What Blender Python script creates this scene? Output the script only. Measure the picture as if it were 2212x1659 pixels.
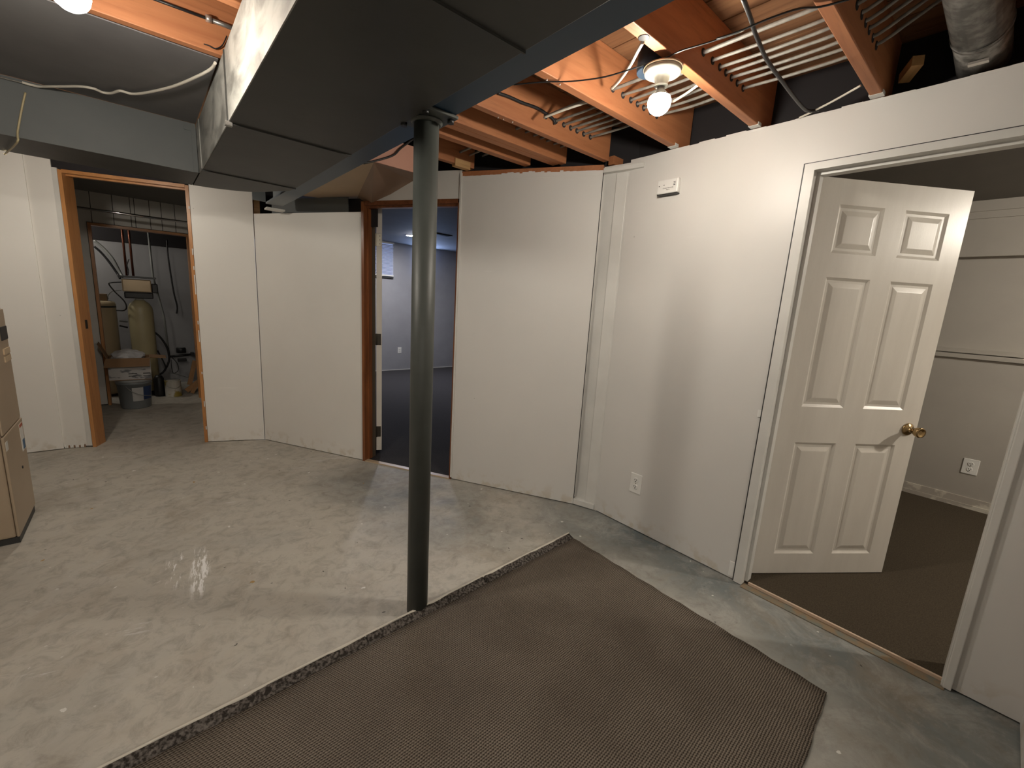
import bpy, bmesh, math, random
import numpy as np
from mathutils import Vector, Matrix
random.seed(7)
R = math.radians
for o in list(bpy.data.objects): bpy.data.objects.remove(o)
SC = bpy.context.scene
COL = SC.collection

# ------------------------------------------------------------------ camera
FPX = 919.14; CAMH = 1.38
W = np.array([[0.7596, -0.0768, 0.6459], [-0.6477, -0.1794, 0.7406], [0.0590, -0.9808, -0.1853]])
def _rot(y, p, r):
    cy, sy, cp, sp, cr, sr = math.cos(y), math.sin(y), math.cos(p), math.sin(p), math.cos(r), math.sin(r)
    return (np.array([[cr,-sr,0],[sr,cr,0],[0,0,1]]) @ np.array([[1,0,0],[0,cp,-sp],[0,sp,cp]]) @ np.array([[cy,0,sy],[0,1,0],[-sy,0,cy]]))
_m = _rot(R(-41.0928), R(10.6774), R(3.42488))
W = np.stack([_m[:, 0], _m[:, 2], -_m[:, 1]], 0)
cam_d = bpy.data.cameras.new('camera'); cam = bpy.data.objects.new('camera', cam_d); COL.objects.link(cam)
cam_d.sensor_width = 36.0; cam_d.sensor_fit = 'HORIZONTAL'; cam_d.lens = FPX / 2212 * 36; cam_d.clip_start = 0.02
mm = Matrix(((W[0,0], -W[0,1], -W[0,2], 0), (W[1,0], -W[1,1], -W[1,2], 0), (W[2,0], -W[2,1], -W[2,2], CAMH), (0,0,0,1)))
cam.matrix_world = mm
SC.camera = cam

# ------------------------------------------------------------------ world, exposure, lamps
wd = bpy.data.worlds.new('world'); SC.world = wd; wd.use_nodes = True
wd.node_tree.nodes['Background'].inputs[0].default_value = (0.5, 0.55, 0.7, 1)
wd.node_tree.nodes['Background'].inputs[1].default_value = 0.02
SC.view_settings.view_transform = 'Standard'; SC.view_settings.look = 'None'
SC.view_settings.gamma = 1; SC.view_settings.use_curve_mapping = False
SC.view_settings.exposure = 2.0
BULB_WARM = (1.0, 0.915, 0.79)
S_BULB1 = 118.0; S_BULB2 = 132.0; S_FILL = 7.5; S_FILL_BULB = 75.0  # the tube and the third bulb are added fill
S_RECESS = 300.0; S_WINDOW = 0.12; S_FILL_WIN = 6.0; S_ROOM_FILL = 430.0; S_UTIL_FILL = 55.0  # hidden window, right room and utility bulbs are added fill

# ------------------------------------------------------------------ pixel (2212x1659) -> point on a real plane
def ray(px, py): return W @ np.array([px - 1106, py - 829.5, FPX])
def fl(px, py, z=0.0):
    d = ray(px, py); t = (z - CAMH) / d[2]; return Vector((d[0]*t, d[1]*t, z))
def pX(px, py, X):
    d = ray(px, py); t = X / d[0]; return Vector((X, d[1]*t, CAMH + d[2]*t))
def pY(px, py, Y):
    d = ray(px, py); t = Y / d[1]; return Vector((d[0]*t, Y, CAMH + d[2]*t))
def pl(px, py, a, b):
    n = np.array([-(b[1]-a[1]), b[0]-a[0], 0]); d = ray(px, py)
    t = (n @ np.array([a[0], a[1], 0])) / (n @ d); return Vector((d[0]*t, d[1]*t, CAMH + d[2]*t))

# ------------------------------------------------------------------ materials
def s2l(c): return tuple(((v/255/12.92) if v/255 <= 0.04045 else ((v/255+0.055)/1.055)**2.4) for v in c)
def base(name):
    m = bpy.data.materials.new(name); m.use_nodes = True
    nt = m.node_tree; return m, nt, nt.nodes['Principled BSDF']
def N(nt, t, **k):
    n = nt.nodes.new(t)
    for a, v in k.items(): setattr(n, a, v)
    return n
def noise_fac(nt, vec, scale, lo, hi, detail=6, rough=0.55, dist=0.0):
    n = N(nt, 'ShaderNodeTexNoise'); n.inputs['Scale'].default_value = scale; n.inputs['Detail'].default_value = detail
    n.inputs['Roughness'].default_value = rough; n.inputs['Distortion'].default_value = dist
    nt.links.new(vec, n.inputs['Vector'])
    r = N(nt, 'ShaderNodeMapRange'); r.inputs[1].default_value = lo; r.inputs[2].default_value = hi
    nt.links.new(n.outputs['Fac'], r.inputs[0]); return r.outputs[0]
def mix(nt, fac, a, b):
    n = N(nt, 'ShaderNodeMix', data_type='RGBA')
    for i, v in ((0, fac), (6, a), (7, b)):
        if hasattr(v, 'is_output'): nt.links.new(v, n.inputs[i])
        elif i == 0: n.inputs[0].default_value = v
        else: n.inputs[i].default_value = (*v, 1)
    return n.outputs[2]
def mth(nt, op, a, b=None, c=None):
    n = N(nt, 'ShaderNodeMath', operation=op)
    for i, v in enumerate((a, b, c)):
        if v is None: continue
        if hasattr(v, 'is_output'): nt.links.new(v, n.inputs[i])
        else: n.inputs[i].default_value = v
    return n.outputs[0]
def coords(nt, stretch=(1, 1, 1)):
    tc = N(nt, 'ShaderNodeTexCoord'); mp = N(nt, 'ShaderNodeMapping'); mp.inputs['Scale'].default_value = stretch
    nt.links.new(tc.outputs['Object'], mp.inputs['Vector']); return mp.outputs[0]
def bump(nt, bs, h, strength=0.3, dist=0.01):
    b = N(nt, 'ShaderNodeBump'); b.inputs['Strength'].default_value = strength; b.inputs['Distance'].default_value = dist
    nt.links.new(h, b.inputs['Height']); nt.links.new(b.outputs[0], bs.inputs['Normal'])
def mat(name, col, rough=0.5, metal=0.0, col2=None, scale=4.0, lo=0.35, hi=0.65, stretch=(1,1,1), bmp=0.0, bscale=40.0, spec=0.5, bdist=0.002):
    m, nt, bs = base(name)
    bs.inputs['Roughness'].default_value = rough; bs.inputs['Metallic'].default_value = metal
    bs.inputs['Specular IOR Level'].default_value = spec
    v = coords(nt, stretch)
    if col2: nt.links.new(mix(nt, noise_fac(nt, v, scale, lo, hi), col, col2), bs.inputs['Base Color'])
    else:
        nt.links.new(mix(nt, noise_fac(nt, v, scale, 0.3, 0.7), tuple(c*0.93 for c in col), tuple(min(1, c*1.05) for c in col)), bs.inputs['Base Color'])
    if bmp:
        n = N(nt, 'ShaderNodeTexNoise'); n.inputs['Scale'].default_value = bscale; n.inputs['Detail'].default_value = 5
        nt.links.new(v, n.inputs['Vector']); bump(nt, bs, n.outputs['Fac'], bmp, bdist)
    return m
def emis(name, col, s):
    m = bpy.data.materials.new(name); m.use_nodes = True; nt = m.node_tree
    nt.nodes.remove(nt.nodes['Principled BSDF']); e = N(nt, 'ShaderNodeEmission')
    e.inputs[0].default_value = (*col, 1); e.inputs[1].default_value = s
    nt.links.new(e.outputs[0], nt.nodes['Material Output'].inputs[0]); return m

def wall_paint(name, c, c2, rough=0.42):
    m, nt, bs = base(name); v = coords(nt)
    bs.inputs['Roughness'].default_value = rough; bs.inputs['Specular IOR Level'].default_value = 0.5
    f = noise_fac(nt, v, 1.6, 0.35, 0.7); k = mix(nt, f, c, c2)
    # small dents and scuffs
    vo = N(nt, 'ShaderNodeTexVoronoi'); vo.inputs['Scale'].default_value = 5.0; nt.links.new(v, vo.inputs['Vector'])
    d = mth(nt, 'LESS_THAN', vo.outputs['Distance'], 0.022)
    k = mix(nt, mth(nt, 'MULTIPLY', d, 0.5), k, tuple(x*0.45 for x in c))
    v2 = coords(nt, (1, 1, 14)); sc = noise_fac(nt, v2, 3.0, 0.70, 0.74)
    k = mix(nt, mth(nt, 'MULTIPLY', sc, 0.35), k, tuple(min(1, x*1.15) for x in c))
    # scuffed, dirty foot of the wall
    sp = N(nt, 'ShaderNodeSeparateXYZ'); nt.links.new(v, sp.inputs[0])
    g = N(nt, 'ShaderNodeMapRange'); g.inputs[1].default_value = 0.13; g.inputs[2].default_value = 0.0; nt.links.new(sp.outputs[2], g.inputs[0])
    k = mix(nt, mth(nt, 'MULTIPLY', g.outputs[0], mth(nt, 'MULTIPLY', noise_fac(nt, v, 14, 0.5, 0.62), 0.55)), k, (0.50, 0.42, 0.30))
    nt.links.new(k, bs.inputs['Base Color'])
    n = N(nt, 'ShaderNodeTexNoise'); n.inputs['Scale'].default_value = 9; n.inputs['Detail'].default_value = 3
    nt.links.new(v, n.inputs['Vector'])
    h = mth(nt, 'SUBTRACT', n.outputs['Fac'], mth(nt, 'MULTIPLY', d, 0.6)); bump(nt, bs, h, 0.25, 0.004)
    return m
def wood(name, c, c2, axis='x', rough=0.55, k1=1.2):
    m, nt, bs = base(name); st = {'x': (1, 14, 14), 'y': (14, 1, 14), 'z': (14, 14, 1)}[axis]
    v = coords(nt, st); bs.inputs['Roughness'].default_value = rough
    f = noise_fac(nt, v, k1, 0.3, 0.7, 8, 0.6, 1.5)
    k = mix(nt, f, c, c2)
    f2 = noise_fac(nt, v, 6, 0.55, 0.75, 4); k = mix(nt, mth(nt, 'MULTIPLY', f2, 0.35), k, tuple(x*0.35 for x in c2))
    nt.links.new(k, bs.inputs['Base Color'])
    n = N(nt, 'ShaderNodeTexNoise'); n.inputs['Scale'].default_value = 5; nt.links.new(v, n.inputs['Vector'])
    bump(nt, bs, n.outputs['Fac'], 0.2, 0.002)
    return m

WALLC = (0.66, 0.645, 0.62); WALLC2 = (0.70, 0.68, 0.65)
m_wall = wall_paint('painted_panel', WALLC, WALLC2)
m_wall2 = wall_paint('lightened_painted_panel', (0.76, 0.74, 0.70), (0.80, 0.78, 0.74))  # wall paint lightened in place of light missing on the far panels
m_wall_flat = mat('painted_wall_flat', (0.50, 0.49, 0.47), 0.6, col2=(0.55, 0.54, 0.52), scale=2)
m_white = mat('white_trim_paint', (0.62, 0.61, 0.58), 0.4, col2=(0.68, 0.67, 0.64), scale=6, bmp=0.2, bscale=20)
m_door = mat('white_door_paint', (0.66, 0.62, 0.56), 0.33, col2=(0.70, 0.66, 0.60), scale=3, bmp=0.12, bscale=60, stretch=(6, 6, 1))
m_plastic = mat('white_plastic', (0.80, 0.79, 0.76), 0.3)
m_slot = mat('dark_slot', (0.03, 0.03, 0.03), 0.5)
m_orange = wood('orange_jamb_wood', (0.56, 0.27, 0.10), (0.42, 0.18, 0.06), 'z', 0.35)
m_orange_x = wood('orange_head_wood', (0.56, 0.27, 0.10), (0.42, 0.18, 0.06), 'x', 0.35)
m_redwood = wood('red_oak_jamb', (0.30, 0.11, 0.04), (0.13, 0.045, 0.018), 'z', 0.3)
m_redwood_x = wood('red_oak_head', (0.24, 0.09, 0.04), (0.13, 0.045, 0.018), 'x', 0.3)
m_joist = wood('joist_pine', (0.46, 0.19, 0.08), (0.33, 0.12, 0.048), 'x', 0.6, 0.9)
m_subfloor = wood('subfloor_boards', (0.30, 0.15, 0.07), (0.16, 0.07, 0.03), 'y', 0.7)
m_block = wood('pine_block', (0.58, 0.36, 0.16), (0.45, 0.25, 0.10), 'x', 0.6)
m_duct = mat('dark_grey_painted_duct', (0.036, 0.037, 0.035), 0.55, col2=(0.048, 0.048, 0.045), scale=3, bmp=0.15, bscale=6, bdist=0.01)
m_darkceil = mat('dark_painted_ceiling', (0.12, 0.115, 0.12), 0.6, col2=(0.16, 0.155, 0.158), scale=2.5, bmp=0.25, bscale=5, bdist=0.01)
m_soffit = mat('grey_painted_soffit', (0.115, 0.125, 0.125), 0.6, col2=(0.13, 0.14, 0.14), scale=3)
m_galv = mat('galvanised_steel', (0.32, 0.31, 0.29), 0.42, 0.6, col2=(0.14, 0.135, 0.125), scale=26, lo=0.4, hi=0.6)
m_col = mat('green_grey_column_paint', (0.050, 0.056, 0.050), 0.5, col2=(0.064, 0.069, 0.063), scale=7, bmp=0.15, bscale=60)
m_black = mat('black_rubber', (0.012, 0.012, 0.013), 0.45)
m_cable = mat('grey_cable_jacket', (0.17, 0.16, 0.145), 0.45, col2=(0.26, 0.245, 0.215), scale=30)
m_cable_w = mat('white_cable_jacket', (0.66, 0.62, 0.54), 0.45)
m_cable_y = mat('yellowed_cable', (0.50, 0.42, 0.25), 0.5)
m_conduit = mat('steel_conduit', (0.30, 0.30, 0.29), 0.4, 0.7)
m_porcelain = mat('dimmed_porcelain', (0.42, 0.40, 0.34), 0.25)  # white porcelain darkened to offset the bulb's glare
m_bulbneck = mat('grey_bulb_neck', (0.22, 0.22, 0.21), 0.4)
m_bluebox = mat('blue_plastic_box', (0.008, 0.02, 0.038), 0.6)
m_nail = mat('bright_nail', (0.7, 0.65, 0.6), 0.3, 0.8)
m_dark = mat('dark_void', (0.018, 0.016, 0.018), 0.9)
m_tan = mat('tan_soffit_board', (0.50, 0.37, 0.24), 0.6)
m_brown = mat('soffit_shade_torn_brown', (0.27, 0.17, 0.11), 0.55)  # soffit shade put into the colour; also brown for torn paper
m_pink = mat('salmon_soffit_board', (0.56, 0.29, 0.21), 0.6)
m_hinge = mat('satin_nickel', (0.45, 0.42, 0.36), 0.3, 0.9)
m_hinge_d = mat('aged_dark_hinge', (0.06, 0.05, 0.04), 0.4, 0.7)
m_brass = mat('antique_brass', (0.40, 0.28, 0.14), 0.22, 0.95)
m_carpet = mat('dark_carpet', (0.050, 0.039, 0.026), 0.95, col2=(0.080, 0.064, 0.045), scale=180, bmp=0.6, bscale=350, spec=0.1)
m_carpet_blue = mat('charcoal_carpet', (0.040, 0.038, 0.040), 0.95, col2=(0.065, 0.062, 0.065), scale=150, bmp=0.6, bscale=300, spec=0.1)
m_midwall = mat('blue_grey_wall', (0.32, 0.32, 0.345), 0.6)
m_midceil = mat('mid_room_ceiling', (0.15, 0.15, 0.155), 0.8, bmp=0.5, bscale=30)
m_rwall = mat('taupe_room_wall', (0.40, 0.37, 0.33), 0.6, col2=(0.43, 0.40, 0.355), scale=3, bmp=0.2, bscale=90)
m_rceil = mat('taupe_room_ceiling', (0.14, 0.125, 0.105), 0.8, bmp=0.4, bscale=30)
m_furn = mat('beige_enamel', (0.42, 0.33, 0.235), 0.4, col2=(0.37, 0.29, 0.205), scale=2)
m_strip = mat('pale_wood_strip', (0.55, 0.42, 0.28), 0.4)
m_chrome = mat('chrome_rod', (0.6, 0.6, 0.6), 0.15, 1.0)

def beam_mat():
    m, nt, bs = base('beam_paint'); v = coords(nt); bs.inputs['Roughness'].default_value = 0.45
    sp = N(nt, 'ShaderNodeSeparateXYZ'); nt.links.new(v, sp.inputs[0])
    n = noise_fac(nt, v, 3, 0.0, 1.0); y = mth(nt, 'ADD', sp.outputs[1], mth(nt, 'MULTIPLY', n, 0.25))
    g = N(nt, 'ShaderNodeMapRange'); g.inputs[1].default_value = 1.95; g.inputs[2].default_value = 2.75; nt.links.new(y, g.inputs[0])
    zlow = mth(nt, 'LESS_THAN', sp.outputs[2], 2.045)
    nt.links.new(mix(nt, mth(nt, 'MULTIPLY', g.outputs[0], zlow), (0.020, 0.048, 0.085), (0.34, 0.37, 0.38)), bs.inputs['Base Color'])
    return m
m_beam = beam_mat()

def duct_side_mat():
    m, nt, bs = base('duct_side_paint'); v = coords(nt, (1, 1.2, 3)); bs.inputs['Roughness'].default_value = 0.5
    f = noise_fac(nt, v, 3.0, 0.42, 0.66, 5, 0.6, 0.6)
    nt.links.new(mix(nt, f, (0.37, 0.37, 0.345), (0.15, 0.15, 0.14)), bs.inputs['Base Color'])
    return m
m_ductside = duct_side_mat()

def floor_mat():
    m, nt, bs = base('worn_painted_concrete'); v = coords(nt)
    sp = N(nt, 'ShaderNodeSeparateXYZ'); nt.links.new(v, sp.inputs[0]); X, Y = sp.outputs[0], sp.outputs[1]
    big = noise_fac(nt, v, 1.1, 0.25, 0.75, 8, 0.6, 0.4)
    # the paint is worn to tan on the left, still blue towards the right-hand wall
    gx = N(nt, 'ShaderNodeMapRange'); gx.inputs[1].default_value = 1.35; gx.inputs[2].default_value = 2.0; nt.links.new(mth(nt, 'SUBTRACT', X, mth(nt, 'MULTIPLY', Y, 0.22)), gx.inputs[0])
    f = mth(nt, 'ADD', mth(nt, 'MULTIPLY', gx.outputs[0], 0.9), mth(nt, 'MULTIPLY', mth(nt, 'SUBTRACT', big, 0.5), 0.75)); 
    pm_ = N(nt, 'ShaderNodeMapping', vector_type='TEXTURE'); pm_.inputs['Location'].default_value = (1.35, 2.45, 0); pm_.inputs['Rotation'].default_value = (0, 0, -1.05); pm_.inputs['Scale'].default_value = (1.3, 0.6, 1); nt.links.new(v, pm_.inputs['Vector'])  # blue patch painted in for daylight spilling from the middle doorway
    pl_ = N(nt, 'ShaderNodeVectorMath', operation='LENGTH'); nt.links.new(pm_.outputs[0], pl_.inputs[0])
    pr_ = N(nt, 'ShaderNodeMapRange'); pr_.inputs[1].default_value = 1.0; pr_.inputs[2].default_value = 0.1; nt.links.new(pl_.outputs['Value'], pr_.inputs[0])
    f = mth(nt, 'ADD', f, mth(nt, 'MULTIPLY', pr_.outputs[0], mth(nt, 'MULTIPLY', noise_fac(nt, v, 2.4, 0.35, 0.6, 6, 0.6), 0.7)))
    cl = N(nt, 'ShaderNodeClamp'); nt.links.new(f, cl.inputs[0])
    c = mix(nt, cl.outputs[0], (0.50, 0.47, 0.41), (0.125, 0.150, 0.158))
    c = mix(nt, mth(nt, 'MULTIPLY', noise_fac(nt, v, 2.6, 0.52, 0.70, 7, 0.65, 0.8), 0.55), c, (0.29, 0.24, 0.18))
    c = mix(nt, mth(nt, 'MULTIPLY', noise_fac(nt, v, 3.7, 0.50, 0.68, 9, 0.75, 1.0), 0.48), c, (0.50, 0.485, 0.45))
    c = mix(nt, mth(nt, 'MULTIPLY', noise_fac(nt, v, 13, 0.47, 0.68, 9, 0.75, 0.6), 0.46), c, (0.16, 0.14, 0.115))
    c = mix(nt, mth(nt, 'MULTIPLY', noise_fac(nt, coords(nt, (1, 1.7, 1)), 22, 0.58, 0.72, 6, 0.7), 0.35), c, (0.40, 0.38, 0.34))
    # paint drips
    for sc, th, colr, lo in ((7.0, 0.055, (0.75, 0.74, 0.70), 0.46), (16.0, 0.07, (0.62, 0.61, 0.57), 0.54), (11.0, 0.05, (0.05, 0.045, 0.04), 0.50), (4.3, 0.035, (0.38, 0.22, 0.05), 0.5)):
        vo = N(nt, 'ShaderNodeTexVoronoi'); vo.inputs['Scale'].default_value = sc
        nd = N(nt, 'ShaderNodeTexNoise'); nd.inputs['Scale'].default_value = 40; nt.links.new(v, nd.inputs['Vector'])
        vm = N(nt, 'ShaderNodeVectorMath', operation='MULTIPLY_ADD'); nt.links.new(nd.outputs['Color'], vm.inputs[0]); vm.inputs[1].default_value = (0.03, 0.03, 0); nt.links.new(v, vm.inputs[2])
        nt.links.new(vm.outputs[0], vo.inputs['Vector'])
        d = mth(nt, 'MULTIPLY', mth(nt, 'LESS_THAN', vo.outputs['Distance'], th), noise_fac(nt, v, 2.3 + sc*0.1, lo, lo + 0.04, 2))
        c = mix(nt, mth(nt, 'MULTIPLY', d, 0.85), c, colr)
    # scraped white paint marks and one painted sheen at their places on the slab: (centre x, y, half length along, half width, angle, stretch)
    def scrape_or_sheen(cx, cy, hl, hw, ang, thr, sc=34, amt=0.8, col=(0.62, 0.61, 0.60)):
        nonlocal c
        mp = N(nt, 'ShaderNodeMapping', vector_type='TEXTURE'); mp.inputs['Location'].default_value = (cx, cy, 0); mp.inputs['Rotation'].default_value = (0, 0, ang)
        mp.inputs['Scale'].default_value = (hl, hw, 1); nt.links.new(v, mp.inputs['Vector'])
        ln = N(nt, 'ShaderNodeVectorMath', operation='LENGTH'); nt.links.new(mp.outputs[0], ln.inputs[0])
        r = N(nt, 'ShaderNodeMapRange'); r.inputs[1].default_value = 1.0; r.inputs[2].default_value = 0.6; nt.links.new(ln.outputs['Value'], r.inputs[0])
        mq = N(nt, 'ShaderNodeMapping'); mq.inputs['Rotation'].default_value = (0, 0, -ang); nt.links.new(v, mq.inputs['Vector'])
        mr = N(nt, 'ShaderNodeMapping'); mr.inputs['Scale'].default_value = (0.16, 1, 1); nt.links.new(mq.outputs[0], mr.inputs['Vector'])
        s = noise_fac(nt, mr.outputs[0], sc*1.5, thr + 0.05, thr + 0.11, 8, 0.72)
        c = mix(nt, mth(nt, 'MULTIPLY', mth(nt, 'MULTIPLY', r.outputs[0], s), amt), c, col)
    a = fl(432, 1235)
    scrape_or_sheen(a.x, a.y, 0.26, 0.045, math.atan2(fl(430,1310).y-fl(445,1160).y, fl(430,1310).x-fl(445,1160).x), 0.43, amt=1.0, col=(0.9,0.89,0.88))
    a = fl(400, 1225); scrape_or_sheen(a.x, a.y, 0.20, 0.10, math.atan2(fl(415,1290).y-fl(425,1180).y, fl(415,1290).x-fl(425,1180).x), 0.50, amt=1.0, col=(0.85,0.84,0.83))
    for px, py, hl, hw in ((515, 1083, .09, .025), (355, 1062, .03, .02), (172, 1072, .05, .03), (300, 1355, .10, .05), (90, 1455, .09, .02), (650, 1010, .10, .02), (270, 985, .12, .02), (700, 990, .25, .10)):  # final mark paints a whitish sheen by the low angled panel
        a = fl(px, py); scrape_or_sheen(a.x, a.y, hl, hw, -0.3, 0.47, amt=0.7)
    nt.links.new(c, bs.inputs['Base Color'])
    rr = N(nt, 'ShaderNodeMapRange'); rr.inputs[3].default_value = 0.55; rr.inputs[4].default_value = 0.8; nt.links.new(noise_fac(nt, v, 5, 0.3, 0.7), rr.inputs[0]); nt.links.new(rr.outputs[0], bs.inputs['Roughness'])
    n = N(nt, 'ShaderNodeTexNoise'); n.inputs['Scale'].default_value = 18; n.inputs['Detail'].default_value = 9; nt.links.new(v, n.inputs['Vector'])
    bump(nt, bs, n.outputs['Fac'], 0.25, 0.006)
    return m
m_floor = floor_mat()

def rug_mat():
    m, nt, bs = base('ribbed_carpet'); v = coords(nt); bs.inputs['Roughness'].default_value = 0.95; bs.inputs['Specular IOR Level'].default_value = 0.1
    sp = N(nt, 'ShaderNodeSeparateXYZ'); nt.links.new(v, sp.inputs[0])
    n0 = N(nt, 'ShaderNodeTexNoise'); n0.inputs['Scale'].default_value = 60; nt.links.new(v, n0.inputs['Vector'])
    jit = mth(nt, 'MULTIPLY', mth(nt, 'SUBTRACT', n0.outputs['Fac'], 0.5), 0.006)
    yy = mth(nt, 'SUBTRACT', mth(nt, 'ADD', sp.outputs[1], jit), mth(nt, 'MULTIPLY', sp.outputs[0], 0.05))
    row = mth(nt, 'SINE', mth(nt, 'MULTIPLY', yy, 2*math.pi/0.0082))
    rid = mth(nt, 'FLOOR', mth(nt, 'MULTIPLY', yy, 1/0.0082))
    lp = mth(nt, 'SINE', mth(nt, 'ADD', mth(nt, 'MULTIPLY', sp.outputs[0], 2*math.pi/0.0095), mth(nt, 'MULTIPLY', rid, 2.4)))
    h = mth(nt, 'ADD', mth(nt, 'MULTIPLY', row, 0.5), mth(nt, 'MULTIPLY', lp, 0.28))
    r = N(nt, 'ShaderNodeMapRange'); r.inputs[1].default_value = -0.6; r.inputs[2].default_value = 0.75; nt.links.new(h, r.inputs[0])
    c = mix(nt, r.outputs[0], (0.042, 0.033, 0.026), (0.30, 0.255, 0.205))
    c = mix(nt, mth(nt, 'MULTIPLY', noise_fac(nt, v, 3.0, 0.4, 0.65, 4), 0.30), c, (0.05, 0.038, 0.03))
    c = mix(nt, mth(nt, 'MULTIPLY', noise_fac(nt, v, 160, 0.60, 0.72, 3), 0.35), c, (0.34, 0.29, 0.24))
    nt.links.new(c, bs.inputs['Base Color']); bump(nt, bs, h, 0.6, 0.003)
    return m
m_rug = rug_mat()
m_rugedge = mat('frayed_carpet_edge', (0.035, 0.030, 0.026), 0.95, col2=(0.17, 0.15, 0.135), scale=90, lo=0.42, hi=0.62, bmp=0.8, bscale=140, spec=0.1, bdist=0.006)
m_rugback = mat('cream_carpet_backing', (0.62, 0.58, 0.50), 0.8)

# ------------------------------------------------------------------ mesh builder
class MB:
    def __init__(s): s.v = []; s.f = []; s.smooth = []
    def add(s, vs, fs, sm=False):
        k = len(s.v); s.v += [tuple(v) for v in vs]
        for f in fs: s.f.append(tuple(i + k for i in f)); s.smooth.append(sm)
        return s
    def box(s, x0, x1, y0, y1, z0, z1):
        return s.add([(x0,y0,z0),(x1,y0,z0),(x1,y1,z0),(x0,y1,z0),(x0,y0,z1),(x1,y0,z1),(x1,y1,z1),(x0,y1,z1)],
                     [(0,3,2,1),(4,5,6,7),(0,1,5,4),(1,2,6,5),(2,3,7,6),(3,0,4,7)])
    def prism(s, poly, z0, z1):        # vertical prism over an xy polygon
        n = len(poly); vs = [(p[0], p[1], z0) for p in poly] + [(p[0], p[1], z1) for p in poly]
        return s.add(vs, [tuple(range(n-1, -1, -1)), tuple(range(n, 2*n))] + [(i, (i+1) % n, n+(i+1) % n, n+i) for i in range(n)])
    def slab(s, a, b, t, z0, z1):      # wall piece from a to b (xy), thickness t to the left of a->b
        d = Vector((b[0]-a[0], b[1]-a[1])).normalized(); n = Vector((-d.y, d.x)) * t
        return s.prism([(a[0],a[1]), (b[0],b[1]), (b[0]+n.x,b[1]+n.y), (a[0]+n.x,a[1]+n.y)], z0, z1)
    def poly3(s, pts, thick):          # flat plate with thickness along a vector
        n = len(pts); t = Vector(thick); vs = [tuple(p) for p in pts] + [tuple(Vector(p) + t) for p in pts]
        return s.add(vs, [tuple(range(n)), tuple(range(2*n-1, n-1, -1))] + [(i, n+i, n+(i+1) % n, (i+1) % n) for i in range(n)])
    def tube(s, pts, r, seg=8, cap=True):
        pts = [Vector(p) for p in pts]; rs = r if isinstance(r, (list, tuple)) else [r]*len(pts)
        k = len(s.v); up = Vector((0, 0, 1)); prev = None
        for i, p in enumerate(pts):
            t = (pts[min(i+1, len(pts)-1)] - pts[max(i-1, 0)]).normalized()
            u = prev if prev is not None else (up if abs(t.z) < 0.95 else Vector((1, 0, 0)))
            a = (u - t * u.dot(t)).normalized(); b = t.cross(a); prev = a
            for j in range(seg):
                an = 2*math.pi*j/seg; s.v.append(tuple(p + (a*math.cos(an) + b*math.sin(an)) * rs[i]))
        for i in range(len(pts)-1):
            for j in range(seg):
                s.f.append((k+i*seg+j, k+i*seg+(j+1) % seg, k+(i+1)*seg+(j+1) % seg, k+(i+1)*seg+j)); s.smooth.append(True)
        if cap:
            s.f.append(tuple(k+j for j in range(seg-1, -1, -1))); s.smooth.append(False)
            e = k+(len(pts)-1)*seg; s.f.append(tuple(e+j for j in range(seg))); s.smooth.append(False)
        return s
    def lathe(s, prof, c, seg=24, axis=(0, 0, 1)):   # profile of (radius, height) about an axis through c
        ax = Vector(axis).normalized(); u = Vector((1, 0, 0)) if abs(ax.x) < 0.9 else Vector((0, 1, 0))
        u = (u - ax*u.dot(ax)).normalized(); w = ax.cross(u); k = len(s.v); c = Vector(c)
        for r, h in prof:
            for j in range(seg):
                an = 2*math.pi*j/seg; s.v.append(tuple(c + ax*h + (u*math.cos(an) + w*math.sin(an))*max(r, 1e-5)))
        for i in range(len(prof)-1):
            for j in range(seg):
                s.f.append((k+i*seg+j, k+i*seg+(j+1) % seg, k+(i+1)*seg+(j+1) % seg, k+(i+1)*seg+j)); s.smooth.append(True)
        s.f.append(tuple(k+j for j in range(seg-1, -1, -1))); s.smooth.append(False)
        e = k+(len(prof)-1)*seg; s.f.append(tuple(e+j for j in range(seg))); s.smooth.append(False)
        return s
    def build(s, name, m, parent=None, bev=0.0, loc=None):
        me = bpy.data.meshes.new(name); me.from_pydata(s.v, [], s.f); me.materials.append(m)
        for p, sm in zip(me.polygons, s.smooth): p.use_smooth = sm
        bm = bmesh.new(); bm.from_mesh(me); bmesh.ops.recalc_face_normals(bm, faces=bm.faces); bm.to_mesh(me); bm.free()
        o = bpy.data.objects.new(name, me); COL.objects.link(o)
        if parent is not None:
            off = Vector(parent['_o']) if '_o' in parent else Vector((0, 0, 0))
            me.transform(Matrix.Translation(-off)); o.parent = parent; o['_o'] = tuple(off)
        elif loc is not None:
            me.transform(Matrix.Translation(-Vector(loc))); o.location = loc; o['_o'] = tuple(loc)
        if bev:
            b = o.modifiers.new('bevel', 'BEVEL'); b.width = bev; b.segments = 2; b.limit_method = 'ANGLE'; b.angle_limit = R(40)
        return o
def tag(o, label, cat, group=None, kind=None):
    o['label'] = label; o['category'] = cat
    if group: o['group'] = group
    if kind: o['kind'] = kind
    return o
def thing(name, loc, label, cat, group=None):
    o = bpy.data.objects.new(name, None); COL.objects.link(o); o.location = loc; o['_o'] = tuple(loc); o.empty_display_size = 0.05
    return tag(o, label, cat, group)
def struct(name, mb, m, label=None, cat='wall', bev=0.0):
    o = mb.build(name, m, bev=bev); o['kind'] = 'structure'
    o['label'] = label; o['category'] = cat
    return o
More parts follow.
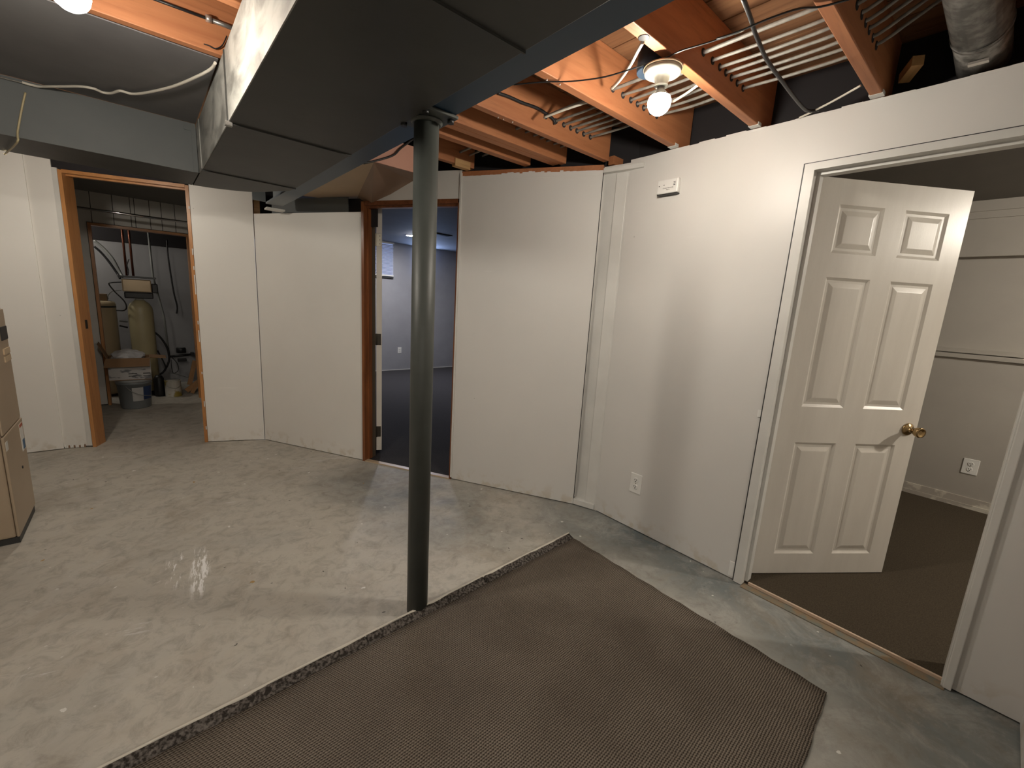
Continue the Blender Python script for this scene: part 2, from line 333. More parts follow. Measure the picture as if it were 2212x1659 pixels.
def smooth(pts, n=6):
    pts = [Vector(p) for p in pts]; out = []
    for i in range(len(pts)-1):
        p0 = pts[max(i-1, 0)]; p1 = pts[i]; p2 = pts[i+1]; p3 = pts[min(i+2, len(pts)-1)]
        for k in range(n):
            t = k/n; out.append(0.5*((2*p1) + (p2-p0)*t + (2*p0-5*p1+4*p2-p3)*t*t + (3*p1-p0-3*p2+p3)*t**3))
    out.append(pts[-1]); return out
def text_mesh(txt, size, m, parent, o, xdir, ydir, name='lettering'):
    cu = bpy.data.curves.new('t', 'FONT'); cu.body = txt; cu.size = size; cu.align_x = 'CENTER'; cu.extrude = 0.0002
    to = bpy.data.objects.new('t', cu); COL.objects.link(to); dg = bpy.context.evaluated_depsgraph_get()
    me = bpy.data.meshes.new_from_object(to.evaluated_get(dg)); bpy.data.objects.remove(to)
    x = Vector(xdir).normalized(); y = Vector(ydir).normalized(); z = x.cross(y)
    off = Vector(parent['_o'])
    me.transform(Matrix(((x.x,y.x,z.x,o[0]-off.x),(x.y,y.y,z.y,o[1]-off.y),(x.z,y.z,z.z,o[2]-off.z),(0,0,0,1))))
    me.materials.clear(); me.materials.append(m)
    ob = bpy.data.objects.new(name, me); COL.objects.link(ob); ob.parent = parent; ob['_o'] = tuple(off); return ob

# ------------------------------------------------------------------ key plan points (metres)
XA = 2.285                                   # face of the right-hand wall
M1 = (0.775, 4.335); M2 = (1.324, 3.373); M3 = (1.740, 2.650); M4 = (2.222, 1.813)
C0 = (-0.392, 4.806); C1 = (0.357, 4.504)
L0 = (-0.60, 4.862)
ZJ = 2.27; ZS = 2.505                        # joist underside, subfloor underside
def lerp(a, b, t): return (a[0]+(b[0]-a[0])*t, a[1]+(b[1]-a[1])*t)
md = Vector((M4[0]-M1[0], M4[1]-M1[1])).normalized(); mn = Vector((-md.y, md.x))   # mn points away from the main room
if mn.y < 0: mn = -mn

# ================================================================== SETTING
struct('floor', MB().box(-2.7, XA+0.02, -2.6, 4.9, -0.1, 0).box(-1.2, 1.4, 4.9, 7.7, -0.1, 0).box(XA+0.02, XA+0.0305, -0.3, 1.0, -0.1, 0), m_floor, 'grey blue painted concrete floor, worn and speckled with paint', 'floor')
struct('floor_right_room', MB().box(XA+0.0305, 4.9, -2.6, 1.72, -0.1, 0.012), m_carpet, 'brown carpet floor beyond the six panel door', 'floor')
mbm = MB(); mbm.prism([(M4[0]+mn.x*.02, M4[1]+mn.y*.02), (5.8, 1.83), (5.8, 7.5), (0.9, 7.5), (0.9, 4.28), (M1[0]+.12+mn.x*.02, M1[1]-.21+mn.y*.02)], 0.0, 0.006)
struct('floor_middle_room', mbm, m_carpet_blue, 'charcoal carpet floor of the blue grey middle room', 'floor')

# right-hand wall with its doorway
DY0, DY1, DZ = -0.075, 0.715, 2.03
w = MB(); w.box(XA, 2.395, DY1, 1.66, 0.007, 2.262).box(XA, 2.395, -0.30, DY0-0.01, 0.007, 2.262).box(XA, 2.395, DY0-0.01, DY1, DZ+0.015, 2.262)
wall_r = struct('wall_right', w, m_wall, 'pale grey painted panel wall around the white six panel door')
# slightly wavy top edge of the panelling
w = MB(); y = 1.66
while y > -0.29:
    y2 = y - random.uniform(0.05, 0.12); w.box(XA-0.0005, XA+0.01, max(y2, -0.3), y, 2.255, 2.263+random.uniform(0, 0.006)); y = y2
o = w.build('panel_top_edge', m_wall, wall_r)
w = MB(); w.box(1.10, XA+0.11, -0.42, -0.268, 0.007, 2.262)
struct('wall_near', w, m_wall, 'short return of the pale grey wall at the right edge')

# angled wall: panels either side of the middle doorway
w = MB(); w.slab(M4, M3, -0.10, 0.007, 2.215)
wall_m = struct('wall_middle', w, m_wall, 'pale grey angled panel between the corner and the middle doorway')
w = MB()                                    # rough torn top edge showing the timber plate behind
k = 46
for i in range(k):
    a = lerp(M3, M4, i/k); b = lerp(M3, M4, (i+1)/k); t = i/k
    h = 2.221 + (0.012*random.random() if 0.30 < t < 0.78 else 0.002*random.random()) - 0.004*abs(t-0.5)
    w.slab((b[0]-mn.x*0.002, b[1]-mn.y*0.002), (a[0]-mn.x*0.002, a[1]-mn.y*0.002), -0.006, 2.19, h)
w.build('torn_panel_edge', m_wall, wall_m)
w = MB(); w.slab((M4[0]+mn.x*.004, M4[1]+mn.y*.004), (M3[0]+mn.x*.004, M3[1]+mn.y*.004), -0.09, 2.2, 2.252)
w.build('top_plate', m_joist, wall_m)
p2t = 1.998
w = MB(); w.slab(M2, M1, -0.012, 0.007, p2t)
struct('wall_middle_panel', w, m_wall2, 'pale grey angled wall panel left of the middle doorway')
# closet wall
cd = Vector((C1[0]-C0[0], C1[1]-C0[1])).normalized(); cn = Vector((-cd.y, cd.x))
w = MB(); w.slab(C1, (M1[0]-cd.x*0.006, M1[1]-cd.y*0.006), 0.012, 0.007, 2.19)
struct('wall_closet_panel', w, m_wall2, 'narrow pale panel right of the closet doorway')
w = MB(); w.slab((-0.435, 4.823), (-0.575, 4.866), -0.02, 0.012, 2.255)
struct('wall_left_panel', w, m_wall2, 'narrow pale strip panel left of the closet doorway')
lp_ = bpy.data.objects['wall_left_panel']
k_ = 12
for i_ in range(k_):
    a_ = lerp((-0.445, 4.822), (-0.57, 4.8605), i_/k_); b_ = lerp((-0.445, 4.822), (-0.57, 4.8605), (i_+0.8)/k_)
    MB().slab((a_[0]-.001, a_[1]-.004), (b_[0]-.001, b_[1]-.004), -0.003, 0.004, 0.02+0.022*random.random()).build('torn_paper', m_plastic if i_ % 3 else m_brown, lp_)
w = MB(); w.slab((-0.575, 4.846), (-2.7, 4.89), -0.02, 0.007, 2.255)
struct('wall_left', w, m_wall2, 'wide pale panel behind the beige furnace cabinet')
# outer shell of the main room (behind and left of the camera)
struct('wall_far_left', MB().box(-2.8, -2.7, -2.6, 4.95, 0, 2.52), m_wall_flat, 'painted side wall out of view', 'wall')
struct('wall_back', MB().box(-2.8, 2.4, -2.75, -2.6, 0, 2.52), m_wall_flat, 'painted wall behind the camera', 'wall')
struct('wall_back_right', MB().box(2.29, 2.4, -2.6, -0.42, 0, 2.52), m_wall_flat, 'painted wall right of the camera', 'wall')
# added dark sheets that stand in for the unlit joist bays over the walls
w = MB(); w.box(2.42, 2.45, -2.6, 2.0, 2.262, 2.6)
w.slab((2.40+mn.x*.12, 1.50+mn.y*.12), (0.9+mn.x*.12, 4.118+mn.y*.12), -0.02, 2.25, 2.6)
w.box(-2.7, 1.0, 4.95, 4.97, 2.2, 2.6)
struct('ceiling_bay_shade', w, m_dark, 'added dark sheets standing in for the unlit joist bays above the walls', 'ceiling')
# subfloor boards seen between the joists
cei = struct('ceiling', MB().box(-2.8, 2.46, -2.7, 5.0, ZS+0.022, ZS+0.05), m_dark, 'underside of the subfloor above the joists', 'ceiling')
xx = 0.95
while xx < 2.42:
    MB().box(xx, xx+0.136, -0.6, 2.9, ZS, ZS+0.02).build('board', m_subfloor, cei); xx += 0.142
xx = -2.6
MB().box(-2.7, 0.93, -2.6, 4.9, ZS, ZS+0.02).build('board', m_subfloor, cei)
MB().box(0.95, 2.4, -2.6, -0.61, ZS, ZS+0.02).build('board', m_subfloor, cei)

# ---- joists: each is a thing
def joist(y0, y1, x0, x1, label, name='joist'):
    o = MB().box(x0, x1, y0, y1, ZJ, ZS-0.001).build(name, m_joist, loc=((x0+x1)/2, (y0+y1)/2, ZJ), bev=0.003)
    tag(o, label, 'joist', 'orange pine ceiling joists'); return o
XL = -2.68
joist(0.055, 0.095, XL, 2.40, 'shadowy pine joist behind the round galvanised duct')
jA = joist(0.495, 0.535, XL, 2.40, 'orange pine joist second from the right, ending in grey paint')
jB = joist(0.945, 0.985, XL, 2.40, 'brightly lit pine joist with a knot, touching the lamp box')
jC = joist(1.360, 1.402, XL, 2.40, 'orange pine joist just left of the lit bulb')
jD = joist(1.787, 1.828, XL, 2.235, 'orange pine joist just right of the column head')
joist(2.024, 2.072, 1.0, 2.11, 'front joist of the doubled pair behind the column head')
joist(2.074, 2.124, 1.0, 2.09, 'rear joist of the doubled pair behind the column head')
joist(2.208, 2.244, XL, 0.93, 'orange pine joist at upper left beside the dark ceiling sheet')
joist(2.228, 2.280, 0.94, 1.99, 'thin pine joist behind the doubled pair')
joist(2.590, 2.632, 1.42, 1.80, 'short dark pine joist nearest the middle doorway')
# grey paint on joist ends where the wall was painted
for j, yc, x1 in ((jA, 0.515, 2.283), (jB, 0.965, 2.283), (jC, 1.381, 2.283)):
    MB().box(x1-0.035, x1, yc-0.0225, yc+0.0225, ZJ-0.002, ZJ+0.012).build('paint_smear', m_white, j)
# knot and nails
MB().lathe([(0.001, 0), (0.017, 0.0006), (0.019, 0.0)], (1.33, 0.966, ZJ-0.001), 14, (0, 0, -1)).build('knot', m_slot, jB)
for (x, j, y) in ((1.36, jC, 1.375), (1.42, jD, 1.81), (1.47, jD, 1.80), (1.39, jD, 1.815), (1.30, jC, 1.39)):
    MB().lathe([(0.003, 0), (0.003, 0.006)], (x, y, ZJ-0.006), 6).build('nail', m_nail, j)

# ---- blocks
o = MB().box(2.10, 2.22, 2.00, 2.04, 2.253, 2.30).build('wood_block', m_block, loc=(2.16, 2.02, 2.253)); 
a = pl(1045, 360, M1, M4)
o.location = (1.70, 2.60, 2.253); tag(o, 'pale offcut of pine on the wall plate beside the doubled joists', 'block', 'pine offcuts between joists')
o = MB().box(-0.05, 0.05, -0.02, 0.02, 0, 0.05).build('wood_block', m_joist); a = pX(1326, 333, 2.30); o.location = (2.33, a.y, 2.263); tag(o, 'small orange block on the wall top near the corner trim', 'block', 'pine offcuts between joists')
o = MB().box(-0.05, 0.05, -0.018, 0.018, 0, 0.036).build('wood_block', m_block); o.location = (2.30, 0.43, 2.33); o.rotation_euler = (0, 0.15, 0.5); tag(o, 'pale block between the round duct and the dark joist', 'block', 'pine offcuts between joists')

# ================================================================== ceiling sheet, soffit, duct, beam, column
struct('ceiling_sheet', MB().box(-2.68, 0.305, 2.246, 3.183, ZJ-0.004, ZJ), m_darkceil, 'dark grey painted sheet nailed under the joists at upper left', 'ceiling')
# near part of the same dark ceiling left of the lamp is open joists

ZD = 2.01
duct = thing('sheet_metal_duct', (0.55, 1.5, ZD), 'large dark grey painted rectangular duct crossing the ceiling', 'duct')
XD0, XD1 = 0.31, 0.787
def duct_part(y0, y1, nm='duct_section'):
    b = MB().box(XD0+0.003, XD1, y0, y1, ZD, ZD+0.006).box(XD1-0.006, XD1, y0, y1, ZD+0.006, 2.25); b.build(nm, m_duct, duct, bev=0.002)
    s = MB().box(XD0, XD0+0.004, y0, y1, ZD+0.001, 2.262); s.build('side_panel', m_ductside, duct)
    MB().box(XD0-0.001, XD1+0.001, y1-0.003, y1+0.003, ZD-0.006, ZD+0.003).build('seam', m_duct, duct)
duct_part(-2.0, 0.93); duct_part(0.934, 2.128); duct_part(2.132, 3.08)
MB().box(XD0-0.004, XD0+0.002, 2.124, 2.136, ZD-0.004, 2.26).build('seam', m_duct, duct)
MB().box(XD0-0.012, XD0+0.012, 2.12, 2.14, ZD-0.014, ZD+0.002).build('clip', m_galv, duct)
# elbow with a rounded outer corner that joins the cross duct
def elbow_outline():
    pts = [(XD1, 3.08)]
    a = fl(640, 408, ZD); b = fl(600, 413, ZD); c = fl(550, 415, ZD); d = fl(480, 409, ZD); e = fl(415, 402, ZD)
    return smooth([(XD1, 3.08, 0), (0.775, 3.20, 0), (b.x, b.y, 0), (c.x, c.y, 0), (d.x, d.y, 0), (e.x, 3.60, 0)], 4)
out = [(p.x, p.y) for p in elbow_outline()]
YF = 3.19
poly = [(XD0, 3.084)] + [(p[0], max(p[1], 3.084)) for p in out]
MB().prism(poly + [(XD0, 3.60)], ZD, 2.26).build('elbow', m_duct, duct, bev=0.002)
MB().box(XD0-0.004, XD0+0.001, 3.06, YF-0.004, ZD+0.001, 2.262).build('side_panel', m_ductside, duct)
cross = thing('cross_duct', (-1.2, 3.4, ZD), 'grey painted cross duct boxed under the ceiling at left', 'duct')
MB().box(-2.69, XD0-0.006, YF, YF+0.004, ZD, 2.2665).build('front_face', m_soffit, cross)
MB().box(-2.69, XD0-0.006, YF+0.005, 3.60, ZD, 2.257).build('underside', m_duct, cross)
MB().box(XD0-0.028, XD0-0.006, YF-0.008, YF-0.001, ZD+0.0, 2.262).build('end_flange', m_soffit, cross)
MB().box(XD0-0.06, XD0-0.028, YF-0.006, YF-0.001, 2.225, 2.257).build('flange_tab', m_soffit, cross)

# steel beam
beam = thing('steel_beam', (0.845, 1.5, 2.03), 'long blue and grey painted steel I beam resting on the column', 'beam')
MB().box(0.79, 0.905, -2.6, 3.94, 2.03, 2.042).build('bottom_flange', m_beam, beam)
MB().box(0.843, 0.851, -2.6, 3.94, 2.042, 2.255).build('web', m_beam, beam)
MB().box(0.79, 0.905, -2.6, 3.94, 2.255, 2.268).build('top_flange', m_beam, beam)
# masonry-pocket end piece under the beam end
sh = MB().box(0.80, 0.93, 3.96, 4.05, 2.0, 2.012).build('shim', m_white, loc=(0.86, 4.0, 2.0)); tag(sh, 'thin white shim under the far end of the blue beam', 'shim')
def mp(t, off=0.0):   # point along the angled wall: metres from M1
    return (M1[0]+md.x*t+mn.x*off, M1[1]+md.y*t+mn.y*off)
struct('wall_recess_shade', MB().prism([mp(0.5, 0.06), mp(1.20, 0.06), mp(1.20, 0.07), mp(0.5, 0.07)], 1.9, 2.11), m_dark, 'added dark sheet standing in for the shaded gap above the low angled panel')  # dark sheet paints the unlit gap over the panel
w = MB().prism([mp(0.17, 0.03), mp(0.95, 0.03), mp(0.95, 0.04), mp(0.17, 0.04)], 1.9, 2.116); struct('wall_recess', w, m_soffit, 'grey board in the recess above the low panel')
w = MB().box(0.70, 1.5, 4.30, 4.33, 2.0, 2.26); 
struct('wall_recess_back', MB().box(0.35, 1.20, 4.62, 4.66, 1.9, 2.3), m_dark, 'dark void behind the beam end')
st = MB().box(0.79, 0.835, 4.40, 4.44, 1.8, 2.26).build('stud', m_block, loc=(0.81, 4.42, 1.8)); tag(st, 'bare timber stud in the gap beside the blue beam end', 'stud')
# blue inner face seen past the duct end
MB().box(0.70, 0.789, 3.935, 3.94, 2.042, 2.255).build('end_plate', m_beam, beam)

# tan / salmon soffit box right of the beam
sf = thing('soffit_box', (1.15, 3.0, 2.12), 'tan and salmon painted soffit box between the beam and middle doorway', 'soffit')
A = Vector((1.058, 2.513, 2.12)); F1 = Vector((0.915, 3.86, 2.12)); B = fl(777, 441, 2.12)
B = Vector((1.40, 3.72, 2.12)); 
MB().poly3([Vector((0.915, 2.513, 2.12)), A, B, F1], (0, 0, 0.012)).build('underside', m_tan, sf)
mo = (M1[0]-mn.x*0.004, M1[1]-mn.y*0.004); mo2 = (M4[0]-mn.x*0.004, M4[1]-mn.y*0.004)
P1 = pl(803, 438, mo, mo2); P2 = pl(843, 420, mo, mo2); P3 = pl(890, 392, mo, mo2); FR = Vector((1.40, 2.513, 2.12))
q = MB(); U = Vector((0, 0, 0.01))
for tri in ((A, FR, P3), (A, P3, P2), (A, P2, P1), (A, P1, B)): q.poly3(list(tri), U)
q.build('shaded_underside', m_brown, sf)  # same underside as the tan part, its shade painted darker brown
MB().box(0.915, 1.40, 2.505, 2.513, 2.12, 2.262).build('front_face', m_pink, sf)

# column
cx, cy = 0.840, 1.523
colm = thing('steel_column', (cx, cy, 0), 'dark green grey round steel column standing beside the carpet edge', 'column')
MB().lathe([(0.0455, 0.0), (0.0455, 2.005)], (cx, cy, 0), 40).build('pipe', m_col, colm)
pm = MB(); ang = R(0)
pv = []
for dx, dy in ((-0.075, -0.10), (0.075, -0.10), (0.075, 0.10), (-0.075, 0.10)): pv.append((cx+dx, cy+dy))
pm.prism(pv, 2.016, 2.029); pm.build('cap_plate', m_col, colm, bev=0.006)
MB().lathe([(0.05, 2.003), (0.058, 2.010), (0.058, 2.016)], (cx, cy, 0), 32).build('collar', m_col, colm)
for dx, dy in ((-0.05, -0.08), (0.055, -0.075), (0.055, 0.075), (-0.05, 0.08)):
    MB().lathe([(0.013, 0), (0.013, 0.012), (0.006, 0.013), (0.006, 0.018)][:2], (cx+dx, cy+dy, 2.003), 6).build('bolt', m_black, colm)

# round galvanised duct
rd = thing('round_duct', (2.1, 0.24, 2.36), 'round galvanised steel duct at the top right between joists', 'duct')
yc = 0.245
MB().tube([(0.95, yc, 2.365), (2.16, yc, 2.36)], 0.072, 28).build('pipe', m_galv, rd)
MB().tube([(2.16, yc, 2.36), (2.41, yc, 2.345)], 0.0705, 28).build('elbow', m_galv, rd)
MB().tube([(2.15, yc, 2.36), (2.17, yc, 2.36)], 0.0745, 28).build('collar', m_galv, rd)
MB().box(2.22, 2.24, yc-0.03, yc+0.02, 2.276, 2.284).build('foil_patch', m_nail, rd)

# ================================================================== lamps
def lamp(bc, dz, label, strength, group='bare bulb lamps'):
    bx, by, bz = bc
    L = thing('bare_bulb_lamp', (bx, by, dz+0.10), label, 'lamp', group)
    d = dz
    MB().lathe([(0.062, d+0.012), (0.065, d+0.004), (0.063, d-0.006), (0.050, d-0.012), (0.026, d-0.014), (0.026, d-0.024), (0.022, d-0.040), (0.024, d-0.042), (0.024, d-0.046), (0.018, d-0.047)], (bx, by, 0), 36).build('porcelain_socket', m_porcelain, L)
    MB().box(bx-0.012, bx+0.012, by-0.048, by-0.036, d-0.0135, d-0.007).build('label_plate', m_cable_y, L)
    b = MB().lathe([(0.0365, bz+0.018), (0.0405, bz+0.008), (0.0415, bz-0.002), (0.038, bz-0.016), (0.031, bz-0.028), (0.018, bz-0.038), (0.002, bz-0.0415)], (bx, by, 0), 24).build('bulb', emis('bulb_glow', BULB_WARM, strength), L)
    b['label'] = 'glowing white round bulb'
    MB().lathe([(0.013, d-0.046), (0.013, bz+0.045), (0.018, bz+0.038), (0.030, bz+0.026), (0.036, bz+0.0185), (0.030, bz+0.0182)], (bx, by, 0), 24).build('bulb_neck', m_bulbneck, L)
    return L
b1 = fl(1424, 222, 2.135); lp1 = lamp((b1.x, b1.y, 2.135), 2.235, 'bare lit bulb in white porcelain socket under the blue box at right', S_BULB1)
MB().lathe([(0.050, 2.249), (0.052, 2.262), (0.050, 2.33)], (b1.x, max(b1.y+0.03, 1.042), 0), 28).build('junction_box', m_bluebox, lp1)
MB().lathe([(0.068, 2.243), (0.068, 2.248)], (b1.x, b1.y, 0), 32).build('backing_ring', m_strip, lp1)
b2 = fl(150, -16, 2.10); lp2 = lamp((b2.x, b2.y, 2.10), 2.20, 'bare lit bulb cut by the top left edge', S_BULB2)
MB().lathe([(0.050, 2.213), (0.052, 2.225), (0.050, 2.268)], (b2.x, b2.y, 0), 28).build('junction_box', m_bluebox, lp2)
MB().box(b2.x-0.2, b2.x+0.2, b2.y-0.05, b2.y+0.05, 2.2685, 2.29).build('mounting_board', m_block, lp2)
fill = thing('fill_light', (-0.9, -1.4, 2.2), 'added long tube shop light under the joists behind the camera', 'light')  # added tube for even fill, no such fixture known
MB().box(-1.6, -0.2, -1.5, -1.2, 2.235, 2.268).build('housing', m_white, fill)
MB().box(-1.58, -0.22, -1.48, -1.22, 2.225, 2.2345).build('diffuser', emis('fill_glow', (1.0, 0.93, 0.82), S_FILL), fill)
lp3 = lamp((-0.45, 3.78, 2.115), 2.215, 'added fill bulb hidden behind the cross duct', S_FILL_BULB)  # extra bulb, added to brighten the closet wall and left panels
lp4 = lamp((3.7, -1.5, 2.18), 2.28, 'added fill bulb in the right room out of view', S_ROOM_FILL)  # unseen bulb added to lift the right room
lp5 = lamp((-0.75, 6.95, 2.10), 2.21, 'added fill bulb in the utility room behind the jamb', S_UTIL_FILL)  # unseen bulb added to lift the utility room

# ================================================================== cables
def cable(pts, r, m, label, name='cable', group=None, seg=8, n=5):
    p = smooth(pts, n); o = MB().tube(p, r, seg).build(name, m, loc=tuple(p[len(p)//2]))
    tag(o, label, 'cable', group); return o
m_void = m_dark
xs = [1.68, 1.757, 1.82, 1.875, 1.928, 1.986, 2.045]
ords = ['first', 'second', 'third', 'fourth', 'fifth', 'sixth', 'last']
jys = [0.075, 0.515, 0.965, 1.381, 1.807, 2.075, 2.255]
for i, x in enumerate(xs):
    pts = [(x+0.01, -0.35, 2.35)]
    pts = [(x+0.01, -0.35, 2.47), (x, 0.075, 2.47), (x, 0.245, 2.475), (x, 0.40, 2.40)]
    for a, b in zip(jys[1:-1], jys[2:]):
        pts.append((x+random.uniform(-.004, .004), a, 2.352)); 
        if b-a > 0.3: pts.append((x+random.uniform(-.004, .004), (a+b)/2, 2.348+random.uniform(-.004, .003)))
    pts.append((x, jys[-1], 2.352)); 
    yend = M4[1] + (M4[0]-x)*1.7325 + 0.02
    if yend > 2.4: pts.append((x, min(yend, 2.62), 2.345))
    cable(pts, 0.006 if i else 0.0075, m_cable, 'grey cable running through the joists, ' + ords[i] + ' of seven from the lamp side', group='seven cables through the joists', n=4)
    # dark drilled holes on the joist faces
for j, y in ((jA, 0.495), (jB, 0.945), (jC, 1.36), (jD, 1.787)):
    for x in xs:
        MB().lathe([(0.014, 0), (0.014, 0.0015)], (x, y-0.0005, 2.352), 12, (0, -1, 0)).build('drilled_hole', m_dark, j)
c5 = lambda x, y, z: fl(1500+x/3.107, y/3.107, z)
c4 = lambda x, y, z: fl(950+x/3.16, y/3.16, z)
c1 = lambda x, y, z: fl(x/3.16, y/3.16, z)
W4 = [c4(505, 578, 2.262), c4(700, 560, 2.262), c4(900, 555, 2.26), c4(1100, 530, 2.258), c4(1250, 490, 2.255), c4(1400, 440, 2.255), c4(1550, 390, 2.258), c4(1650, 345, 2.262), c4(1850, 285, 2.26), c4(2050, 215, 2.258), c5(150, 260, 2.255), c5(300, 210, 2.25), c5(500, 125, 2.255), c5(700, 58, 2.262), c5(850, 45, 2.262), c5(1040, -5, 2.258)]
cable(W4, 0.0028, m_black, 'thin black wire looping under the joists past the right lamp', name='wire')
W4b = [p + Vector((0.006, -0.008, 0.002)) for p in W4[6:12]]
cable(W4b, 0.0022, m_cable_w, 'thin pale wire twisted along the black wire behind the right lamp', name='wire')
cable([c5(325, -20, 2.262), c5(380, 130, 2.262), c5(400, 200, 2.26), c5(440, 300, 2.255), c5(480, 390, 2.252), c5(540, 480, 2.25), c5(600, 560, 2.25), c5(660, 640, 2.252), c5(720, 712, 2.256), c5(765, 745, 2.262), c5(835, 738, 2.266)], 0.0065, m_black, 'thick black cable drooping from the joists to the wall top')
cable([c5(318, -20, 2.266), c5(365, 100, 2.266), c5(385, 160, 2.264)], 0.005, m_cable_w, 'white cable taped beside the thick black cable')
cable([c5(1115, 575, 2.275), c5(1000, 640, 2.268), c5(900, 695, 2.266), c5(830, 730, 2.266), c5(760, 765, 2.266), c5(705, 790, 2.264)], 0.004, m_cable_w, 'thin white cable lying on the top edge of the right wall')
cable([c4(1385, 288, 2.268), c4(1345, 360, 2.27), c4(1300, 445, 2.275), c4(1230, 545, 2.29), c4(1172, 605, 2.30)], 0.0065, m_cable_w, 'white cable stub hanging from the knotted joist beside the lamp')
cable([c4(1590, 695, 2.29), c4(1680, 640, 2.29), c4(1760, 582, 2.29)], 0.0055, m_cable_w, 'short white cable just right of the lit bulb')
cable([pY(950+x_/3.16, y_/3.16, 1.776) for x_, y_ in ((395, 635), (470, 660), (560, 700), (640, 728), (700, 758), (775, 815), (785, 850))], 0.0075, m_black, 'thick black cable along the joist right of the column head')
cable([c4(710, 803, 2.29), c4(850, 750, 2.30), c4(1000, 700, 2.31), c4(1060, 682, 2.33)], 0.0055, m_cable_w, 'pale cable crossing the bay behind the column head')
def cap(p, y=3.172): return Vector((min(p.x, 0.295), min(p.y, y), p.z))
cable([cap(p_) for p_ in [c1(1500, 440, 2.252), c1(1440, 470, 2.25), c1(1350, 520, 2.245), c1(1180, 590, 2.245), c1(1000, 632, 2.247), c1(900, 640, 2.25), c1(820, 620, 2.25), c1(760, 636, 2.25), c1(700, 630, 2.25), c1(640, 605, 2.25), c1(550, 590, 2.25), c1(430, 590, 2.25), c1(340, 590, 2.25), c1(270, 612, 2.25), c1(190, 628, 2.25)]], 0.0055, m_cable_w, 'wavy white cable stapled across the dark ceiling sheet at left')
cable([pY(55, 200, YF-0.012), pY(47, 235, YF-0.012), pY(38, 285, YF-0.012), pY(37, 308, YF-0.02), fl(10, 333, 2.0)], 0.004, m_cable_y, 'short yellowed cable running down the cross duct at left', n=3)
cable([cap(p_, 3.178) for p_ in (c1(200, 628, 2.25), c1(100, 632, 2.25), c1(-40, 636, 2.25))], 0.003, m_cable, 'thin dark wire continuing left from the wavy white cable')
cn1 = [fl(300, -12, 2.44), fl(450, 41, 2.44)]
cond = thing('conduit', tuple(cn1[0]), 'thin steel conduit with a coupling above the upper left joist', 'conduit')
def onj(x, z): return (x, 2.196, z)
MB().tube([pY(300, -14, 2.196), pY(450, 41, 2.196)], 0.005, 10).build('dark_tube', m_black, cond)
MB().tube([pY(448, 40, 2.19), pY(520, 68, 2.19)], 0.008, 10).build('steel_tube', m_conduit, cond)
MB().tube([pY(444, 38.5, 2.189), pY(457, 43, 2.189)], 0.0125, 12).build('coupling', m_nail, cond)
cable([pY(490, 78, 2.198), pY(480, 98, 2.198), pY(465, 105, 2.198), pY(450, 98, 2.198), pY(440, 95, 2.198)], 0.0022, m_black, 'dark looped wire scrap on the upper left joist', name='wire')
cable([c5(0, 0, 0)] if 0 else [pY(893, 300, 2.49), pY(866, 320, 2.49), pY(850, 335, 2.49), pY(820, 345, 2.495), pY(785, 353, 2.50)], 0.0055, m_black, 'black cable curving over the salmon soffit face beside the column')

# ================================================================== right doorway: frame, door
m_rabbet_shade = mat('shade_brown_rabbet', (0.10, 0.075, 0.05), 0.7); X0 = XA-0.012  # dark brown stands in for shade behind the door stops
trim = struct('trim_1', MB().box(X0, 2.36, DY1-0.028, DY1+0.012, 0.004, DZ+0.03), m_white, 'white painted left jamb of the right doorway', 'trim')
MB().box(XA+0.03, XA+0.075, DY1-0.042, DY1-0.027, 0.013, DZ).build('door_stop', m_white, trim)
MB().box(2.361, 2.40, DY1-0.026, DY1+0.012, 0.004, DZ+0.03).build('shaded_rabbet', m_rabbet_shade, trim)
MB().box(X0-0.002, X0+0.006, DY1+0.013, DY1+0.016, 0.01, DZ+0.03).build('joint_line', m_slot, trim)
trim = struct('trim_2', MB().box(X0, 2.40, DY0-0.012, DY0+0.012, 0.004, DZ+0.03).box(X0-0.006, X0, DY0-0.018, DY0+0.006, 0.004, DZ+0.03), m_white, 'white painted right jamb of the right doorway', 'trim', bev=0.004)
trim = struct('trim_3', MB().box(X0, 2.40, DY0+0.012, DY1-0.028, DZ-0.0, DZ+0.03), m_white, 'white painted head jamb of the right doorway', 'trim')
MB().box(XA+0.03, XA+0.075, DY0+0.012, DY1-0.042, DZ-0.014, DZ).build('door_stop', m_white, trim)
MB().box(XA-0.003, XA+0.004, -0.26, DY1+0.02, DZ+0.032, DZ+0.036).build('joint_line', m_slot, trim)
# torn drywall at the jamb
MB().box(XA-0.004, XA+0.006, DY1+0.018, DY1+0.035, 0.90, 0.935).build('torn_patch', m_plastic, wall_r)
MB().box(XA-0.004, XA+0.006, DY1+0.015, DY1+0.045, 0.02, 0.10).build('torn_patch', m_plastic, wall_r)
# threshold
th = struct('trim_4', MB().box(XA-0.03, XA+0.019, DY0, DY1-0.03, 0.0, 0.004), mat('brown_paint_band', (0.24, 0.17, 0.10), 0.6, col2=(0.17, 0.17, 0.14), scale=18, lo=0.42, hi=0.6), 'bare timber strip on the floor under the right doorway', 'threshold')
MB().box(XA+0.0195, XA+0.030, DY0+0.01, DY1-0.05, 0.0, 0.017).build('metal_edge', mat('worn_edge_strip', (0.72, 0.55, 0.42), 0.35, 0.3), th)

